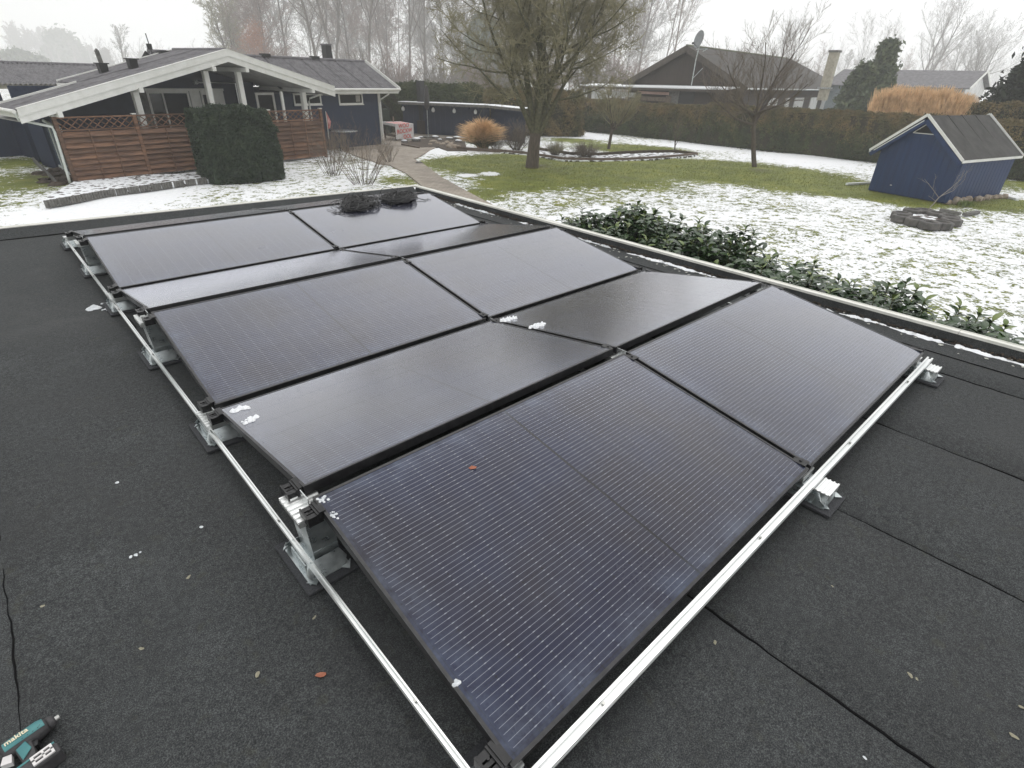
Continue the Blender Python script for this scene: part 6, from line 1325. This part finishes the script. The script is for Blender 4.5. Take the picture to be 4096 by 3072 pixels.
# rusty beech still in leaf, spruces
g = far(1070, 130); h = aim(1070, 130, 130)[2]; t, lv = tree('beech_tree', 'beech holding rust coloured dead leaves behind the blue house roof', 'tree', g, 170, [((0, 0, 0), (0, 0, 1), h, .12)], UPR[:3], 2)
E0 = lv[2][0][:, -1]; r = np.random.default_rng(3); P = np.repeat(E0, 26, axis=0)+r.normal(0, .8, (len(E0)*26, 3)); P[:, 2] = np.maximum(P[:, 2], .3); flakes('dead_leaves', P, .13, M['rust_leaf'], t, 5)
bare('dense twiggy tree at the left end of the grove behind the blue house', 965, 52, -20, 171, 'twig_moss', UPR, .2, stems=2, spread=.15, rmin=.03)
conifer('spruce_tree', 'spruce fading in the fog above the far left roof', far(322, 650), aim(322, 150, 650)[2], 22, 20000, 'conifer', 172, 2.2)
conifer('spruce_tree', 'dark spruce beyond the egg chair, left of the big crown', far(1930, 150), aim(1930, 80, 150)[2], 7, 26000, 'conifer', 173, .7)
conifer('round_bush', 'dark round evergreen beside the foggy gable house', far(130, 400), aim(130, 228, 400)[2], 12, 14000, 'conifer', 175, 1.3, shape=.35)
bare('bare tree with a dark nest fading in the fog at upper left', 535, 110, 118, 176, 'twig_grey', BR, .18, rmin=.02)
for k, (px, d_, yt, lab) in enumerate([(150, 290, 110, 'broad tree barely showing in the fog at far left'), (250, 300, 120, 'foggy tree left of the far spruce'), (60, 280, 170, 'foggy low tree at the left picture edge'), (410, 260, 190, 'foggy tree right of the far spruce'), (470, 190, 200, 'foggy brown tree beside the nest tree'), (620, 220, 210, 'foggy low tree above the antenna'), (760, 240, 225, 'foggy low scrub tree above the blue house ridge')]):
    bare(lab, px, d_, yt, 180+k, 'twig_brown', UPR, .5, stems=5, spread=.35, rmin=.07)
mb = None
a = at(1640, 482, .0)
block('evergreen_hedge', 'bright green hedge top showing behind the carport roof', 'hedge', [far(1500, 44), far(1930, 45), far(1930, 47), far(1500, 46)], 3.0, .4, 60000, .09, [('hedge_green', 1., None)], 91, noise_a=.2)
block('brown_hedge', 'brown hedge behind the carport, between the green hedge and the big tree', 'hedge', [far(1935, 44), far(2330, 44.5), far(2330, 46), far(1935, 46)], 2.9, .4, 50000, .09, [('hedge_leaf', 1., None)], 92, noise_a=.2)
block('side_hedge', 'dark green hedge at the left picture edge beside the annex', 'hedge', [at(-40, 590), at(50, 612), at(40, 560), at(-60, 550)], 2.6, .3, 20000, .07, [('thuja', 1., None)], 93, noise_a=.12)
# woods beyond, one mass in the fog
r = np.random.default_rng(9); st = []
for k in range(620):
    px = r.uniform(-500, 4600); d_ = r.uniform(560, 800); g = far(px, d_); st.append((tuple(g), (r.normal(0, .06), r.normal(0, .06), 1), r.uniform(6, 11)*(1 if px > 900 else .6)*3.2, .5))
lv = grow(5, st, [dict(seg=4, wob=.05, up=.03, tip=.2), dict(n=9, ang=.6, len=.45, seg=3, t0=.15, up=.08, rr=.4), dict(n=7, ang=.6, len=.45, seg=2, rr=.5, rmin=.12)])
tag(tubes('far_woods', lv, 3, M['twig_grey'], None), 'bare woodland fading into the fog beyond the gardens', 'woods', kind='stuff')
# ------------------------------------------------------------------ cordless impact driver lying on the roof
a = at(16, 2984, ZR+.056); b = at(109, 2920, ZR+.056); ax_ = Vector(b-a); ax_.z = 0; ax_.normalize(); sd2 = Vector((ax_.y, -ax_.x, 0)); upv = Vector((0, 0, 1))
dr = thing('cordless_driver', 'teal and black cordless driver lying on the felt at the lower left corner', 'power tool', (a[0]+ax_.x*.037, a[1]+ax_.y*.037, ZR)); dr.scale = (.8, .8, .8)
def dl(x, y, z): return ax_*x+sd2*y+upv*z
mb = MB(); mb.tube([dl(-.06, 0, .035), dl(-.04, 0, .035), dl(.035, 0, .035), dl(.062, 0, .035)], [.026, .0315, .031, .022], 14); mb.build('motor_housing', M['grip'], dr, smooth=True)
mb = MB(); K = 9; V = []
for x, rr_ in ((-.052, .0318), (-.035, .0332), (.04, .0330), (.055, .028)):
    for k in range(K): an_ = math.pi*(.18+.50*k/(K-1)); V.append(dl(x, -math.cos(an_)*rr_, .035+math.sin(an_)*rr_))
mb.add(V, [(i*K+k, i*K+k+1, (i+1)*K+k+1, (i+1)*K+k) for i in range(3) for k in range(K-1)]); mb.add([v-upv*.0015 for v in V], [(i*K+k+1, i*K+k, (i+1)*K+k, (i+1)*K+k+1) for i in range(3) for k in range(K-1)]); mb.build('top_shell', M['teal'], dr, smooth=True)
mb = MB(); mb.tube([dl(.0625, 0, .035), dl(.074, 0, .035), dl(.082, 0, .035)], [.024, .021, .015], 12); mb.build('gear_case', M['grip'], dr, smooth=True)
mb = MB(); mb.tube([dl(.0825, 0, .035), dl(.094, 0, .035)], [.009, .008], 10); mb.build('bit_holder', M['steel'], dr)
mb = MB(); mb.hexa([dl(-.035, .02, .012), dl(.012, .02, .012), dl(.006, .105, .010), dl(-.030, .105, .010), dl(-.035, .02, .052), dl(.012, .02, .052), dl(.006, .105, .050), dl(-.030, .105, .050)]); bevel(mb.build('handle', M['grip'], dr), .008, 2)
mb = MB(); mb.hexa([dl(-.030, .03, .0525), dl(-.002, .02, .0525), dl(.004, .06, .0525), dl(-.026, .085, .0525), dl(-.030, .03, .056), dl(-.002, .02, .056), dl(.004, .06, .056), dl(-.026, .085, .056)]); bevel(mb.build('side_panel', M['teal'], dr), .002)
mb = MB(); mb.box(0, 1, 0, 1, 0, 1); mb.v = []; mb.f = []; mb.hexa([dl(.012, .035, .02), dl(.024, .035, .02), dl(.018, .055, .02), dl(.010, .055, .02), dl(.012, .035, .044), dl(.024, .035, .044), dl(.018, .055, .044), dl(.010, .055, .044)]); mb.build('trigger', M['black'], dr)
mb = MB(); mb.hexa([dl(-.055, .1055, .002), dl(.058, .1055, .002), dl(.058, .150, .002), dl(-.055, .150, .002), dl(-.055, .1055, .062), dl(.058, .1055, .062), dl(.058, .150, .062), dl(-.055, .150, .062)]); bevel(mb.build('battery', M['grip'], dr), .008, 2)
mb = MB(); mb.hexa([dl(-.05, .098, .045), dl(.052, .098, .045), dl(.052, .105, .045), dl(-.05, .105, .045), dl(-.05, .098, .058), dl(.052, .098, .058), dl(.052, .105, .058), dl(-.05, .105, .058)]); mb.build('teal_band', M['teal'], dr)
# belt hook: pale plate with slots
mb = MB()
for y0, y1, x0, x1 in [(.106, .112, -.012, .045), (.122, .128, -.012, .045), (.138, .144, -.012, .045), (.112, .138, -.012, -.004), (.112, .138, .016, .022), (.112, .138, .038, .045)]:
    mb.hexa([dl(x0, y0, .0625), dl(x1, y0, .0625), dl(x1, y1, .0625), dl(x0, y1, .0625), dl(x0, y0, .068), dl(x1, y0, .068), dl(x1, y1, .068), dl(x0, y1, .068)])
mb.build('belt_hook', M['sheet'], dr)
mb = MB(); mb.hexa([dl(-.062, .02, .03), dl(-.042, .03, .03), (dl(-.050, .06, .03)), dl(-.075, .045, .03), dl(-.062, .02, .05), dl(-.042, .03, .05), dl(-.050, .06, .05), dl(-.075, .045, .05)]); mb.build('rear_cap', M['sheet'], dr)
text_part('makita', .025, M['cream'], dr, dl(-.046, .004, .0700), ax_, -sd2*1.0, depth=.0006, squash=.95)
for k in range(4): mb = MB(); c = dl(-.005+.014*k, .014, .0645); mb.beam(c, c+ax_*.008+sd2*.008*-1, .003, .002); mb.build('vent_slot', M['black'], dr)

# ------------------------------------------------------------------ haze
hz = MB().box(-1050, 1450, -1050, 1450, -1.2, 75)
m = bpy.data.materials.new('haze_air'); m.use_nodes = True; t_ = m.node_tree; t_.nodes.clear(); o_ = t_.nodes.new('ShaderNodeOutputMaterial'); v_ = t_.nodes.new('ShaderNodeVolumePrincipled')
v_.inputs['Density'].default_value = .0018; v_.inputs['Color'].default_value = (.985, .985, .985, 1); v_.inputs['Anisotropy'].default_value = .2
t_.links.new(v_.outputs[0], o_.inputs['Volume'])
tag(hz.build('haze', m), kind='stuff')
